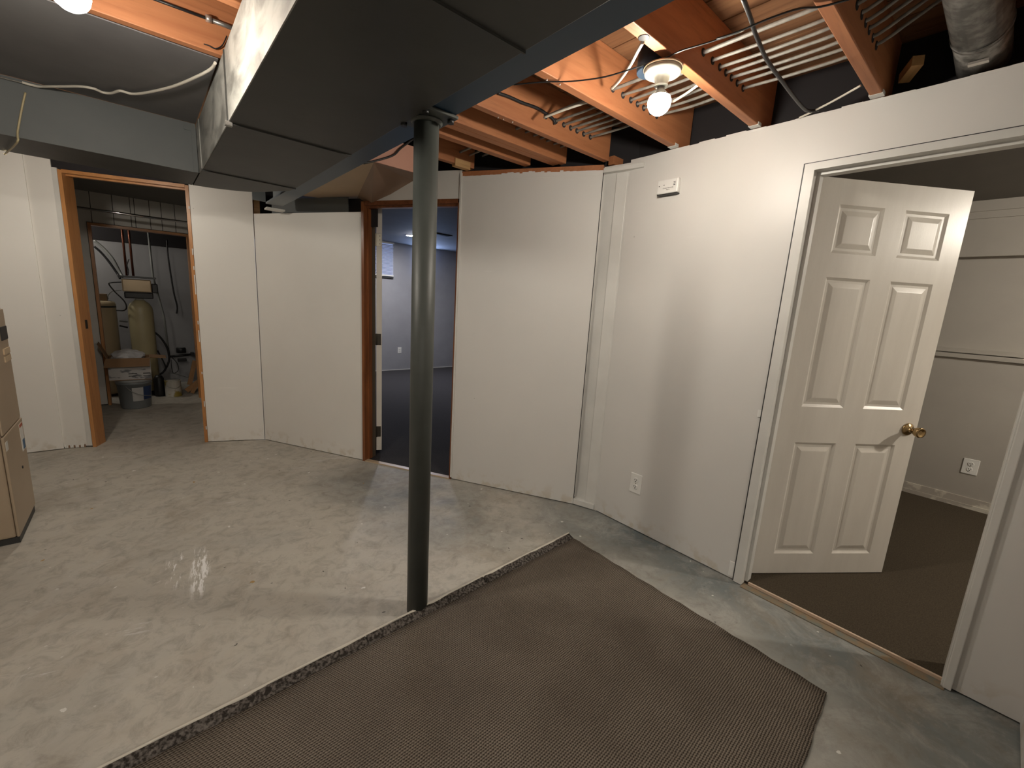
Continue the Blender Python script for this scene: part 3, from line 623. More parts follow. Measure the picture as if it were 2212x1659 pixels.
a = np.array([2.397, 0.695]); b = np.array([3.059, 0.230]); DU = (b-a)/np.linalg.norm(b-a); DN = np.array([DU[1], -DU[0]])  # DN towards camera side
if DN @ (-a) < 0: DN = -DN
DWD = 0.797; DH0, DH1 = 0.018, 2.034
def dpt(u, z, t=0.0): return (a[0]+DU[0]*u+DN[0]*t, a[1]+DU[1]*u+DN[1]*t, z)
door = thing('door_1', (a[0], a[1], DH0), 'open white six panel door with brass knob swung into the carpeted room', 'door'); door['kind'] = 'structure'
us = [0.0, 0.121, 0.354, 0.463, 0.694, DWD]; zs = [DH0, 0.135, 0.766, 0.955, 1.594, 1.705, 1.922, DH1]
TH = 0.0
s = MB()
for i in range(5):
    for j in range(7):
        if i in (1, 3) and j in (1, 3, 5): continue
        s.add([dpt(us[i], zs[j]), dpt(us[i+1], zs[j]), dpt(us[i+1], zs[j+1]), dpt(us[i], zs[j+1])], [(0, 1, 2, 3)])
s.add([dpt(0, DH0, -.035), dpt(DWD, DH0, -.035), dpt(DWD, DH1, -.035), dpt(0, DH1, -.035)], [(3, 2, 1, 0)])
for p, q in (((0, DH0), (DWD, DH0)), ((DWD, DH0), (DWD, DH1)), ((DWD, DH1), (0, DH1)), ((0, DH1), (0, DH0))):
    s.add([dpt(*p), dpt(*q), dpt(*q, -.035), dpt(*p, -.035)], [(0, 3, 2, 1)])
s.build('slab', m_door, door)
for i in (1, 3):
    for j in (1, 3, 5):
        u0, u1, z0, z1 = us[i], us[i+1], zs[j], zs[j+1]; q = MB(); rings = []
        for ins, dep in ((0, 0), (0.006, -0.004), (0.013, -0.0082), (0.024, -0.0082), (0.045, -0.002), (0.048, -0.0015)):
            rings.append([dpt(u0+ins, z0+ins, dep), dpt(u1-ins, z0+ins, dep), dpt(u1-ins, z1-ins, dep), dpt(u0+ins, z1-ins, dep)])
        vs = [v for r_ in rings for v in r_]; fs = []
        for k in range(len(rings)-1):
            for e in range(4): fs.append((k*4+e, k*4+(e+1) % 4, (k+1)*4+(e+1) % 4, (k+1)*4+e))
        k = (len(rings)-1)*4; fs.append((k, k+1, k+2, k+3)); q.add(vs, fs); q.build('door_panel', m_door, door)
kn = MB().lathe([(0.032, 0), (0.033, 0.006), (0.028, 0.010), (0.013, 0.014), (0.011, 0.030), (0.016, 0.036), (0.024, 0.050), (0.027, 0.066), (0.024, 0.074), (0.019, 0.071), (0.010, 0.068)], dpt(0.742, 0.855), 28, (DN[0], DN[1], 0)).build('door_handle', m_brass, door); kn['label'] = 'round antique brass door knob'
MB().lathe([(0.032, 0), (0.028, 0.010), (0.013, 0.014), (0.011, 0.030), (0.024, 0.050), (0.027, 0.066), (0.012, 0.072)], dpt(0.742, 0.855, -0.035), 20, (-DN[0], -DN[1], 0)).build('door_handle', m_brass, door)
for z in (1.769, 0.972, 0.185):
    MB().tube([(2.402, 0.700, z-0.045), (2.402, 0.700, z+0.045)], 0.0065, 10).box(2.37, 2.400, 0.684, 0.688, z-0.045, z+0.045).build('hinge', m_hinge_d, door)

# ---- wall items
def outlet(c, ndir, udir, label, scale=1.0, w=0.080, h=0.128):
    c = Vector(c); n = Vector(ndir).normalized(); u = Vector(udir).normalized(); z = Vector((0, 0, 1))
    t = thing('wall_outlet', tuple(c), label, 'outlet')
    def bx(cu, cz, hw, hh, d0, d1):
        vs = [tuple(c + u*(cu+su*hw) + z*(cz+sz*hh) + n*d) for d in (d0, d1) for su, sz in ((-1,-1),(1,-1),(1,1),(-1,1))]
        return vs, [(0,3,2,1),(4,5,6,7),(0,1,5,4),(1,2,6,5),(2,3,7,6),(3,0,4,7)]
    MB().add(*bx(0, 0, w/2, h/2, 0.0, 0.006)).build('cover_plate', m_plastic, t, bev=0.003)
    for s_ in (-1, 1):
        MB().lathe([(0.0175, 0.0055), (0.0175, 0.008), (0.016, 0.009)], tuple(c + z*s_*0.0215), 20, tuple(n)).build('receptacle', m_plastic, t)
        MB().add(*bx(-0.0065, s_*0.0215+0.004, 0.0016, 0.005, 0.009, 0.0096)).add(*bx(0.0065, s_*0.0215+0.004, 0.0016, 0.004, 0.009, 0.0096)).add(*bx(0, s_*0.0215-0.0075, 0.003, 0.003, 0.009, 0.0096)).build('slot', m_slot, t)
    MB().lathe([(0.003, 0.006), (0.003, 0.0072)], tuple(c), 10, tuple(n)).build('screw', m_hinge, t)
    return t
oc = pX(1374, 1044, XA)
outlet((XA, oc.y, oc.z), (-1, 0, 0), (0, 1, 0), 'white duplex outlet low on the wall left of the six panel door')
d0 = pX(1421, 400, XA); d1 = pX(1468, 400, XA); dc = pX(1444, 404, XA-0.02)
det = thing('carbon_monoxide_alarm', (XA, dc.y, dc.z), 'white rectangular carbon monoxide alarm high on the right wall', 'alarm')
hw = abs(d0.y-d1.y)/2*0.94
MB().box(XA-0.034, XA-0.004, dc.y-hw, dc.y+hw, dc.z-0.036, dc.z+0.040).build('housing', m_plastic, det, bev=0.007)
MB().box(XA-0.030, XA, dc.y-hw+0.004, dc.y+hw-0.004, dc.z-0.041, dc.z-0.0355).build('bottom_vent', m_slot, det)
for dz in (0.018, 0.010, 0.002): MB().box(XA-0.0346, XA-0.033, dc.y-0.048, dc.y-0.036, dc.z+dz, dc.z+dz+0.003).build('sound_slot', m_slot, det)
MB().box(XA-0.0346, XA-0.033, dc.y+0.016, dc.y+0.024, dc.z+0.008, dc.z+0.011).build('indicator', m_slot, det)
MB().box(XA-0.0346, XA-0.033, dc.y+0.046, dc.y+0.051, dc.z+0.004, dc.z+0.009).build('indicator', m_slot, det)
text_mesh('Carbon Monoxide', 0.0085, m_hinge_d, det, (XA-0.0345, dc.y-0.006, dc.z-0.010), (0, -1, 0), (0, 0, 1))
text_mesh('Alarm', 0.0085, m_hinge_d, det, (XA-0.0345, dc.y-0.006, dc.z-0.019), (0, -1, 0), (0, 0, 1))

# ---- corner trim between the angled wall and the right wall
ct = struct('trim_5', MB().prism([(2.252, 1.848), (2.292, 1.745), (2.31, 1.76), (2.27, 1.865)], 0.05, 2.19), m_white, 'recessed painted board in the corner left of the right wall', 'trim')
MB().prism([(2.2235, 1.816), (2.2265, 1.810), (2.262, 1.84), (2.256, 1.85)], 0.05, 2.205).build('joint_line', m_slot, ct)
MB().prism([(2.266, 1.742), (2.2865, 1.672), (2.31, 1.676), (2.298, 1.75)], 0.045, 2.20).build('corner_strip', m_white, ct, bev=0.003)
MB().prism([(2.222, 1.812), (2.272, 1.668), (2.31, 1.68), (2.262, 1.83)], 0.006, 0.046).build('foot_block', m_white, ct, bev=0.003)
MB().prism([(2.222, 1.812), (2.274, 1.56), (2.31, 1.57), (2.262, 1.83)], 2.205, 2.232).build('top_block', m_white, ct, bev=0.003)
MB().prism([(2.29, 1.655), (2.34, 1.70), (2.30, 1.90), (2.25, 1.88)], 0.0, 2.25).build('corner_backing', m_white, ct)

# ================================================================== middle doorway
def mp(t, off=0.0):   # point along the angled wall: metres from M1
    return (M1[0]+md.x*t+mn.x*off, M1[1]+md.y*t+mn.y*off)
tM2 = (Vector(M2)-Vector(M1)).length; tM3 = (Vector(M3)-Vector(M1)).length
t = struct('trim_6', MB().prism([mp(tM2-0.002, -0.01), mp(tM2+0.022, -0.01), mp(tM2+0.022, 0.13), mp(tM2-0.002, 0.13)], 0.0, 2.072), m_redwood, 'red brown wooden left jamb of the middle doorway', 'trim')
MB().prism([mp(tM2+0.022, 0.03), mp(tM2+0.036, 0.03), mp(tM2+0.036, 0.07), mp(tM2+0.022, 0.07)], 0.01, 2.04).build('door_stop', m_redwood, t)
MB().prism([mp(tM2+0.0222, 0.072), mp(tM2+0.0235, 0.072), mp(tM2+0.0235, 0.13), mp(tM2+0.0222, 0.13)], 0.01, 2.04).build('shaded_rabbet', m_rabbet_shade, t)  # thin strip darkens the jamb where shade falls
t = struct('trim_7', MB().prism([mp(tM3-0.022, -0.004), mp(tM3-0.008, -0.004), mp(tM3-0.008, 0.12), mp(tM3-0.022, 0.12)], 0.0, 2.05), m_redwood, 'red brown wooden right jamb of the middle doorway', 'trim')
MB().prism([mp(tM3-0.008, -0.012), mp(tM3+0.004, -0.012), mp(tM3+0.004, 0.02), mp(tM3-0.008, 0.02)], 0.02, 2.24).build('casing_strip', m_white, t)
t = struct('trim_8', MB().prism([mp(tM2+0.022, -0.004), mp(tM3-0.022, -0.004), mp(tM3-0.022, 0.12), mp(tM2+0.022, 0.12)], 2.045, 2.075), m_redwood_x, 'red brown wooden head of the middle doorway', 'trim')
MB().prism([mp(tM2+0.022, 0.02), mp(tM3-0.022, 0.02), mp(tM3-0.022, 0.06), mp(tM2+0.022, 0.06)], 2.03, 2.045).build('door_stop', m_redwood_x, t)
struct('wall_header', MB().prism([mp(tM2+0.10, 0.0), mp(tM3, 0.0), mp(tM3, 0.1), mp(tM2+0.10, 0.1)], 2.076, 2.262), m_wall, 'pale panel above the middle doorway behind the column')
struct('wall_partition', MB().prism([mp(0.0, 0.015), mp(tM2-0.003, 0.015), mp(tM2-0.003, 0.11), mp(0.0, 0.11)], 0.0, 1.95), m_wall_flat, 'framing behind the low angled panel')
struct('trim_9', MB().prism([mp(tM2-0.018, -0.006), mp(tM2-0.003, -0.006), mp(tM2-0.003, 0.004), mp(tM2-0.018, 0.004)], 0.01, 1.96), m_white, 'chipped white edge beside the red brown jamb', 'trim')
struct('trim_10', MB().prism([mp(tM2+0.02, -0.01), mp(tM3-0.02, -0.01), mp(tM3-0.02, 0.03), mp(tM2+0.02, 0.03)], 0.0, 0.009), m_strip, 'thin metal strip under the middle doorway', 'threshold')
# open door seen edge-on
ha = Vector((1.500, 3.418)); 
pa_, pb_ = mp(0, 0.15), mp(2, 0.15)
e0 = pl(818.5, 972, pa_, pb_); ec = Vector((e0.x, e0.y)); vd = ec.normalized(); nd = Vector((vd.y, -vd.x)); db = e0.z; dt = pl(818.5, 448, pa_, pb_).z
dd = thing('door_2', (ec.x, ec.y, 0.02), 'open middle door seen edge on with three hinges', 'door'); dd['kind'] = 'structure'
def q2(al, s_): return (ec.x+vd.x*al+nd.x*s_, ec.y+vd.y*al+nd.y*s_)
MB().prism([q2(0, -0.021), q2(0, 0.023), q2(0.74, 0.023), q2(0.74, -0.021)], max(db, 0.015), dt).build('slab', m_door, dd, bev=0.002)
m_brightplate = mat('bright_hinge_plate', (0.80, 0.75, 0.62), 0.3, 0.25)
for py, m_h in ((518, m_brightplate), (733, m_hinge_d), (932, m_hinge_d)):
    zc = pl(815, py, (ec.x, ec.y), (ec.x+nd.x, ec.y+nd.y)).z
    h = MB().prism([q2(-0.004, -0.033), q2(-0.004, 0.016), q2(0, 0.016), q2(0, -0.033)], zc-0.047, zc+0.047)
    h.tube([(*q2(-0.004, -0.018), zc-0.048), (*q2(-0.004, -0.018), zc+0.048)], 0.006, 8)
    hh = h.build('hinge', m_h, dd, bev=0.002); 
    if m_h is m_brightplate: hh['label'] = 'bright satin nickel hinge plate'
    for kz in (-0.03, 0, 0.03):
        MB().lathe([(0.0035, 0), (0.0035, 0.0015)], (*q2(-0.004, 0.006), zc+kz), 8, (-vd.x, -vd.y, 0)).build('screw', m_hinge_d, hh)

# ---- middle room shell
YM = 7.5; ZM = 2.33
struct('wall_middle_back', MB().box(0.9, 5.9, YM, YM+0.1, 0.0, 2.5), m_midwall, 'blue grey far wall of the middle room')
struct('wall_middle_right', MB().box(5.8, 5.9, 1.83, YM, 0, 2.5), m_midwall, 'blue grey side wall of the middle room')
struct('wall_middle_left', MB().box(0.97, 1.07, 4.70, YM, 0, 2.5), m_midwall, 'side wall hidden behind the closet')
struct('wall_middle_near', MB().box(2.46, 5.8, 1.73, 1.83, 0, 2.5), m_rwall, 'wall between the two carpeted rooms')
w = MB(); w.prism([mp(-0.25, 0.14), mp(tM3+1.0, 0.14), (5.8, 1.83), (5.8, YM), (1.0, YM)], ZM, ZM+0.03)
struct('ceiling_middle_room', w, m_midceil, 'textured ceiling of the middle room', 'ceiling')
struct('baseboard_middle', MB().box(1.07, 5.8, YM-0.006, YM, 0.006, 0.02), m_white, 'chipped pale foot of the far blue grey wall', 'baseboard')
wx0 = 2.75; wx1 = 3.50; wz0, wz1 = 1.745, 2.295
win = thing('window_1', (3.1, YM-0.02, wz0), 'small basement window with closed white blinds in the middle room', 'window'); win['kind'] = 'structure'
MB().box(wx0, wx1, YM-0.012, YM-0.004, wz0, wz1).build('glass_pane', emis('overcast_daylight', (0.42, 0.55, 1.0), S_WINDOW), win)
MB().box(wx0-0.01, wx1+0.01, YM-0.05, YM-0.0, wz1, wz1+0.03).build('head_rail', m_plastic, win)
MB().box(wx0-0.0, wx1+0.0, YM-0.05, YM-0.02, wz0-0.01, wz0+0.012).build('bottom_rail', m_plastic, win)
MB().box(wx0-0.01, wx1+0.01, YM-0.03, YM, wz0-0.045, wz0-0.02).build('sill', m_slot, win)
m_slat = mat('blind_slat', (0.5, 0.52, 0.62), 0.5)
for i in range(22):
    z = wz0+0.02+i*(wz1-wz0-0.03)/22
    sl = MB(); sl.add([(wx0, YM-0.045, z), (wx1, YM-0.045, z), (wx1, YM-0.026, z+0.016), (wx0, YM-0.026, z+0.016), (wx0, YM-0.044, z+0.0015), (wx1, YM-0.044, z+0.0015), (wx1, YM-0.025, z+0.0175), (wx0, YM-0.025, z+0.0175)], [(0,1,2,3), (7,6,5,4), (0,4,5,1), (2,6,7,3), (0,3,7,4), (1,5,6,2)])
    sl.build('blind_slat', m_slat, win)
# added unseen window behind the column, for blue fill from the middle room
win_fill = thing('window_fill', (4.13, YM-0.02, wz0), 'added fill window hidden behind the column', 'window'); win_fill['kind'] = 'structure'
MB().box(3.93, 4.33, YM-0.012, YM-0.004, wz0+0.05, wz1-0.02).build('glass_pane', emis('fill_daylight', (0.42, 0.58, 1.0), S_FILL_WIN), win_fill)
MB().box(3.91, 4.35, YM-0.03, YM, wz0+0.01, wz0+0.045).build('sill', m_white, win_fill)
outlet((3.654, YM, 0.385), (0, -1, 0), (1, 0, 0), 'white outlet low on the blue grey wall of the middle room', w=0.075, h=0.12)
lt = fl(886, 508, ZM)
dl = thing('recessed_light', (lt.x, lt.y, ZM-0.01), 'small round recessed light glowing in the middle room ceiling', 'light')
MB().lathe([(0.065, ZM-0.008), (0.075, ZM-0.001)], (lt.x, lt.y, 0), 24).build('trim_ring', m_plastic, dl)
MB().lathe([(0.055, ZM-0.010), (0.056, ZM-0.0085)], (lt.x, lt.y, 0), 24).build('lens', emis('recessed_glow', (1.0, 0.97, 0.98), S_RECESS), dl)
vt = fl(952, 506, ZM)
dv = thing('ceiling_vent', (vt.x, vt.y, ZM-0.01), 'dark ceiling vent just right of the column in the middle room', 'vent')
MB().box(vt.x-0.16, vt.x+0.16, vt.y-0.07, vt.y+0.07, ZM-0.008, ZM-0.001).build('frame', m_black, dv)
for i in range(4): MB().box(vt.x-0.14, vt.x+0.14, vt.y-0.05+i*0.028, vt.y-0.04+i*0.028, ZM-0.014, ZM-0.008).build('louver', m_slot, dv)

# ================================================================== right room shell
XB = 4.80; ZR = 2.325
struct('wall_room_back', MB().box(XB, XB+0.1, -2.6, 1.73, 0.0, 1.17).box(XB+0.03, XB+0.1, -2.6, 1.73, 1.17, 1.93).box(XB-0.03, XB+0.1, -2.6, 1.73, 1.93, ZR), m_rwall, 'taupe far wall of the right room with stepped ledges')
struct('trim_11', MB().box(XB-0.02, XB+0.03, -2.6, 1.73, 1.172, 1.205).box(XB-0.005, XB+0.03, -2.6, 1.73, 1.212, 1.245), m_rwall, 'double horizontal ledge across the taupe wall', 'trim')
struct('trim_12', MB().box(XB-0.045, XB-0.03, -2.6, 1.73, 2.20, ZR).box(XB-0.06, XB-0.045, -2.6, 1.73, 2.25, ZR), m_rwall, 'stepped boards where the taupe wall meets the ceiling', 'trim')
struct('baseboard_right', MB().box(XB-0.008, XB, -2.6, 1.73, 0.012, 0.10).box(XB-0.012, XB-0.008, -2.6, 1.73, 0.012, 0.045), mat('scraped_baseboard', (0.42, 0.38, 0.33), 0.6, col2=(0.62, 0.58, 0.50), scale=9, lo=0.48, hi=0.55), 'scraped foot of the taupe wall', 'baseboard')
struct('ceiling_right_room', MB().box(2.455, XB+0.1, -2.6, 1.73, ZR, ZR+0.03), m_rceil, 'taupe ceiling of the right room', 'ceiling')
struct('wall_room_inner', MB().box(2.395, 2.455, -2.6, DY0-0.02, 0.0, 2.258).box(2.395, 2.415, DY1, 1.73, 0, 2.258).box(2.395, 2.455, DY0-0.02, DY1, DZ+0.03, 2.258), m_rwall, 'inner face of the right wall')
struct('wall_room_near', MB().box(2.4, XB+0.1, -2.7, -2.6, 0, 2.4), m_rwall, 'near wall of the right room')
oc = pX(2096, 1008, XB)
outlet((XB, oc.y, oc.z), (-1, 0, 0), (0, 1, 0), 'white duplex outlet on the taupe wall beyond the six panel door', w=0.088, h=0.122)

# ================================================================== rug
rug = thing('carpet_remnant', (1.0, 0.9, 0), 'brown ribbed carpet remnant lying on the concrete floor', 'rug')
rA = fl(1228, 1160); rB = fl(1785, 1500); rC = fl(1735, 1659); eD = fl(250, 1659)
ed = Vector((rA.x-eD.x, rA.y-eD.y)).normalized(); farL = Vector((rA.x, rA.y)) - ed*3.4
nr = Vector((-ed.y, ed.x)); 
if nr.y > 0: nr = -nr                                      # into the rug
pA = Vector((rA.x, rA.y)) + nr*0.04
pc = Vector((rC.x-rB.x, rC.y-rB.y)).normalized(); pB = Vector((rB.x, rB.y)); pC = pB + pc*3.3
# fine grid top with gentle ripples
nx, ny = 60, 26; vs = []; fs = []
pL = farL + nr*0.04
for j in range(ny+1):
    for i in range(nx+1):
        t = i/nx; s_ = j/ny
        p = (pL*(1-t)+pA*t)*(1-s_) + (pC*(1-t)+pB*t)*s_
        jx = 0.003*math.sin(i*1.7)*(s_ == 1) + (0.004*math.sin(j*1.9) if i == nx else 0)
        vs.append((p.x+jx, p.y+jx, 0.010+0.0012*math.sin(p.x*9)*math.cos(p.y*7)))
for j in range(ny):
    for i in range(nx):
        k = j*(nx+1)+i; fs.append((k, k+nx+1, k+nx+2, k+1))
k0 = len(vs); per = [i for i in range(nx+1)] + [j*(nx+1)+nx for j in range(1, ny+1)] + [ny*(nx+1)+i for i in range(nx-1, -1, -1)] + [j*(nx+1) for j in range(ny-1, 0, -1)]
for i in per: vs.append((vs[i][0], vs[i][1], 0.0005))
for q in range(len(per)):
    a_, b_ = per[q], per[(q+1) % len(per)]; fs.append((a_, b_, k0+(q+1) % len(per), k0+q))
MB().add(vs, fs, True).build('ribbed_pile', m_rug, rug)
# folded edge: dark frayed roll with cream backing showing along its far side
def edge_piece(t0, t1, first):
    n = int((t1-t0)*110); v = []; f = []
    prof = [(-0.004, 0.001), (-0.005, 0.014), (0.004, 0.027), (0.012, 0.024), (0.022, 0.018), (0.033, 0.012), (0.044, 0.004), (0.046, 0.001)]
    for i in range(n+1):
        t = t0+(t1-t0)*i/n; p = farL + ed*(3.4*t); jj = random.uniform(-1, 1)
        for k, (o_, z) in enumerate(prof):
            rr = random.uniform(-0.0028, 0.0028) if 2 < k < 7 else 0
            q = p + nr*(o_ + rr + 0.002*math.sin(t*60) + (random.uniform(-0.004, 0.004) if k >= 6 else 0)); v.append((q.x, q.y, max(0.001, z + (rr*1.2))))
    m_ = len(prof)
    for i in range(n):
        for k in range(m_-1): f.append((i*m_+k, (i+1)*m_+k, (i+1)*m_+k+1, i*m_+k+1))
    f.append(tuple(range(m_))); f.append(tuple(range(n*m_+m_-1, n*m_-1, -1)))
    return MB().add(v, f, True)
for t0, t1 in ((0.0, 0.34), (0.342, 0.62), (0.622, 0.80), (0.803, 1.0)):
    edge_piece(t0, t1, 0).build('frayed_edge', m_rugedge, rug)
bk = MB(); n = 120; v = []; f = []
for i in range(n+1):
    t = 0.30+0.70*i/n; p = farL + ed*(3.4*t); wv = 0.004+0.003*math.sin(t*55)+0.0015*math.sin(t*140)
    for o_, z in ((-0.008, 0.001), (-0.0085, 0.022), (-0.004, 0.0295), (wv, 0.0285), (wv, 0.02)):
        q = p + nr*o_; v.append((q.x, q.y, z))
for i in range(n):
    for k in range(4): f.append((i*5+k, (i+1)*5+k, (i+1)*5+k+1, i*5+k+1))
bk.add(v, f, True).build('backing', m_rugback, rug)

# ================================================================== furnace cabinet at left
FX = -0.575
fu = thing('furnace_cabinet', (-0.9, 3.37, 0), 'beige metal furnace cabinet cut by the left edge', 'furnace')
MB().box(-1.25, FX-0.012, 3.165, 3.60, 0.035, 1.205).build('cabinet_body', m_furn, fu, bev=0.012)
MB().box(-1.24, FX-0.004, 3.175, 3.59, 0.0, 0.034).build('plinth', m_slot, fu)
MB().box(FX-0.011, FX, 3.158, 3.598, 0.04, 0.575).build('lower_panel', m_furn, fu, bev=0.004)
MB().box(FX-0.011, FX-0.003, 3.17, 3.59, 0.58, 1.19).build('upper_panel', m_furn, fu, bev=0.004)
for z0, z1, mm_, nm in ((1.03, 1.10, m_slot, 'display_window'), (0.955, 0.985, m_strip, 'vent_louver'), (0.915, 0.945, m_strip, 'vent_louver')):
    MB().box(FX-0.004, FX+0.002, 3.44, 3.57, z0, z1).build(nm, mm_, fu)
MB().box(FX-0.001, FX+0.0012, 3.50, 3.575, 0.40, 0.555).build('sticker', m_plastic, fu)
MB().box(FX+0.0012, FX+0.0018, 3.525, 3.573, 0.405, 0.46).build('sticker_blue', mat('sticker_blue', (0.05, 0.13, 0.25), 0.5), fu)
MB().box(FX+0.0012, FX+0.0018, 3.50, 3.572, 0.535, 0.553).build('sticker_red', mat('sticker_red', (0.45, 0.12, 0.07), 0.5), fu)
MB().box(FX-0.001, FX+0.0012, 3.17, 3.215, 0.50, 0.545).build('sticker', m_white, fu)
MB().lathe([(0.008, 0), (0.008, 0.004)], (FX, 3.43, 0.33), 10, (1, 0, 0)).build('latch', m_slot, fu)

# ================================================================== closet doorway and closet
def cp(t_, off=0.0): return (C0[0]+cd.x*t_+cn.x*off, C0[1]+cd.y*t_+cn.y*off)
WC = (Vector(C1)-Vector(C0)).length; ZH = 2.14
struct('trim_13', MB().prism([cp(-0.01, -0.006), cp(0.014, -0.006), cp(0.014, 0.13), cp(-0.01, 0.13)], 0.0, ZH+0.02), m_orange, 'orange wooden left jamb of the closet doorway', 'trim')
struct('trim_14', MB().prism([cp(WC-0.026, -0.004), cp(WC-0.002, -0.004), cp(WC-0.002, 0.13), cp(WC-0.026, 0.13)], 0.0, ZH+0.02), m_orange, 'orange wooden right jamb of the closet doorway with chipped paint', 'trim')
tt = struct('trim_15', MB().prism([cp(0.014, -0.006), cp(WC-0.026, -0.006), cp(WC-0.026, 0.13), cp(0.014, 0.13)], ZH, ZH+0.024), m_orange_x, 'orange wooden head of the closet doorway', 'trim')
MB().prism([cp(0.014, 0.04), cp(WC-0.026, 0.04), cp(WC-0.026, 0.075), cp(0.014, 0.075)], ZH-0.012, ZH).build('stop', m_orange_x, tt)
cj = bpy.data.objects['trim_14']
for z0_, h_ in ((1.98, .02), (1.62, .05), (1.50, .03), (1.30, .16), (1.05, .03), (0.90, .10), (0.62, .02), (0.33, .05), (0.12, .03)):
    MB().prism([cp(WC-0.010, -0.0055), cp(WC-0.002, -0.0055), cp(WC-0.002, -0.004), cp(WC-0.010, -0.004)], z0_, z0_+h_).build('paint_chip', m_white, cj)
struct('trim_16', MB().prism([cp(-0.045, -0.004), cp(-0.013, -0.004), cp(-0.013, 0.02), cp(-0.045, 0.02)], 0.012, ZH+0.03), m_white, 'narrow white strip beside the left orange jamb', 'trim')
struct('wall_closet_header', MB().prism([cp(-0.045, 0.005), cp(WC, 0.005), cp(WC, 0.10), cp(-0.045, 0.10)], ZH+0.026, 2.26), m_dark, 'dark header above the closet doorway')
ls = MB().prism([cp(WC-0.030, 0.045), cp(WC-0.0262, 0.045), cp(WC-0.0262, 0.07), cp(WC-0.030, 0.07)], 1.0, 1.06).build('latch_plate', m_brass, loc=(*cp(WC-0.028, 0.05), 1.0)); tag(ls, 'small brass latch catch on the right orange jamb of the closet', 'latch')
ls = MB().prism([cp(0.014, 0.05), cp(0.018, 0.05), cp(0.018, 0.075), cp(0.014, 0.075)], 0.98, 1.05).build('latch_plate', m_hinge_d, loc=(*cp(0.016, 0.05), 1.0)); tag(ls, 'dark hinge leaf on the left orange jamb of the closet', 'latch')

YC = 6.42; ZC = 2.26
m_pan = mat('closet_panelling', (0.60, 0.58, 0.54), 0.5, col2=(0.66, 0.64, 0.60), scale=3)
D0, D1, DZ2 = -0.345, 0.452, 1.925
cw = struct('wall_closet_back', MB().box(-1.0, D0-0.03, YC+0.012, YC+0.08, 0.0, ZC).box(D1+0.03, 1.1, YC+0.012, YC+0.08, 0, ZC).box(D0-0.03, D1+0.03, YC+0.012, YC+0.08, DZ2+0.03, ZC), m_slot, 'grooved white panelling at the back of the closet')
edges = [-1.0, -0.80, -0.66, -0.53, -0.475, -0.33, -0.16, -0.02, 0.015, 0.14, 0.24, 0.36, 0.47, 0.58, 0.72, 0.90, 1.1]
for x0, x1 in zip(edges[:-1], edges[1:]):
    zb = 0.012
    if x1 > D0-0.03 and x0 < D1+0.03:
        if x0 < D0-0.03: MB().box(x0+0.003, D0-0.031, YC, YC+0.012, zb, DZ2+0.031).build('plank', m_pan, cw)
        if x1 > D1+0.03: MB().box(D1+0.031, x1-0.003, YC, YC+0.012, zb, DZ2+0.031).build('plank', m_pan, cw)
        zb = DZ2+0.031
    MB().box(x0+0.003, x1-0.003, YC, YC+0.012, zb, ZC).build('plank', m_pan, cw)
struct('trim_17', MB().box(D0-0.025, D0, YC-0.012, YC+0.09, 0, DZ2+0.025), m_orange, 'orange left jamb of the inner utility doorway', 'trim')
struct('trim_18', MB().box(D1, D1+0.025, YC-0.012, YC+0.09, 0, DZ2+0.025), m_orange, 'orange right jamb of the inner utility doorway', 'trim')
struct('trim_19', MB().box(D0, D1, YC-0.012, YC+0.09, DZ2, DZ2+0.025), m_orange_x, 'orange head of the inner utility doorway', 'trim')
struct('wall_closet_left', MB().box(-1.05, -0.98, 4.91, YC, 0, ZC), m_pan, 'left side wall of the closet')
struct('wall_closet_right', MB().box(0.90, 0.97, 4.70, YC, 0, ZC), m_pan, 'right side wall of the closet')
struct('ceiling_closet', MB().prism([cp(-0.8, 0.14), cp(1.35, 0.14), (0.97, YC), (-1.05, YC)], ZC-0.002, ZC+0.02), mat('closet_ceiling', (0.16, 0.155, 0.145), 0.8), 'dim ceiling of the closet', 'ceiling')
ra = pY(163, 447, 5.95); rb = pY(409, 483, 5.95); zr = ra.z
rod = MB().tube([(-0.975, 5.95, zr), (0.895, 5.95, (ra.z+rb.z)/2)], 0.0125, 14).build('closet_rod', m_chrome, loc=(0, 5.95, zr)); tag(rod, 'chrome hanging rod across the closet behind the doorway', 'rod')

# ---- utility room behind
YU = 7.6
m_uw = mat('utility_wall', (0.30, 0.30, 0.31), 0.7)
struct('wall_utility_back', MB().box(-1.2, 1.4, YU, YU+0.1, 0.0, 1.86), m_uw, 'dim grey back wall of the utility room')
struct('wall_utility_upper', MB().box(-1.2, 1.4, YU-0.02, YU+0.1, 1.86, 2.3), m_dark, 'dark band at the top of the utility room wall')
struct('wall_utility_sides', MB().box(-1.25, -1.2, YC+0.08, YU, 0, 2.3).box(0.97, 1.02, YC+0.08, YU, 0, 2.3), m_uw, 'side walls of the utility room')
struct('ceiling_utility', MB().box(-1.2, 1.4, YC+0.08, YU, ZC, ZC+0.03), m_dark, 'dark ceiling of the utility room', 'ceiling')
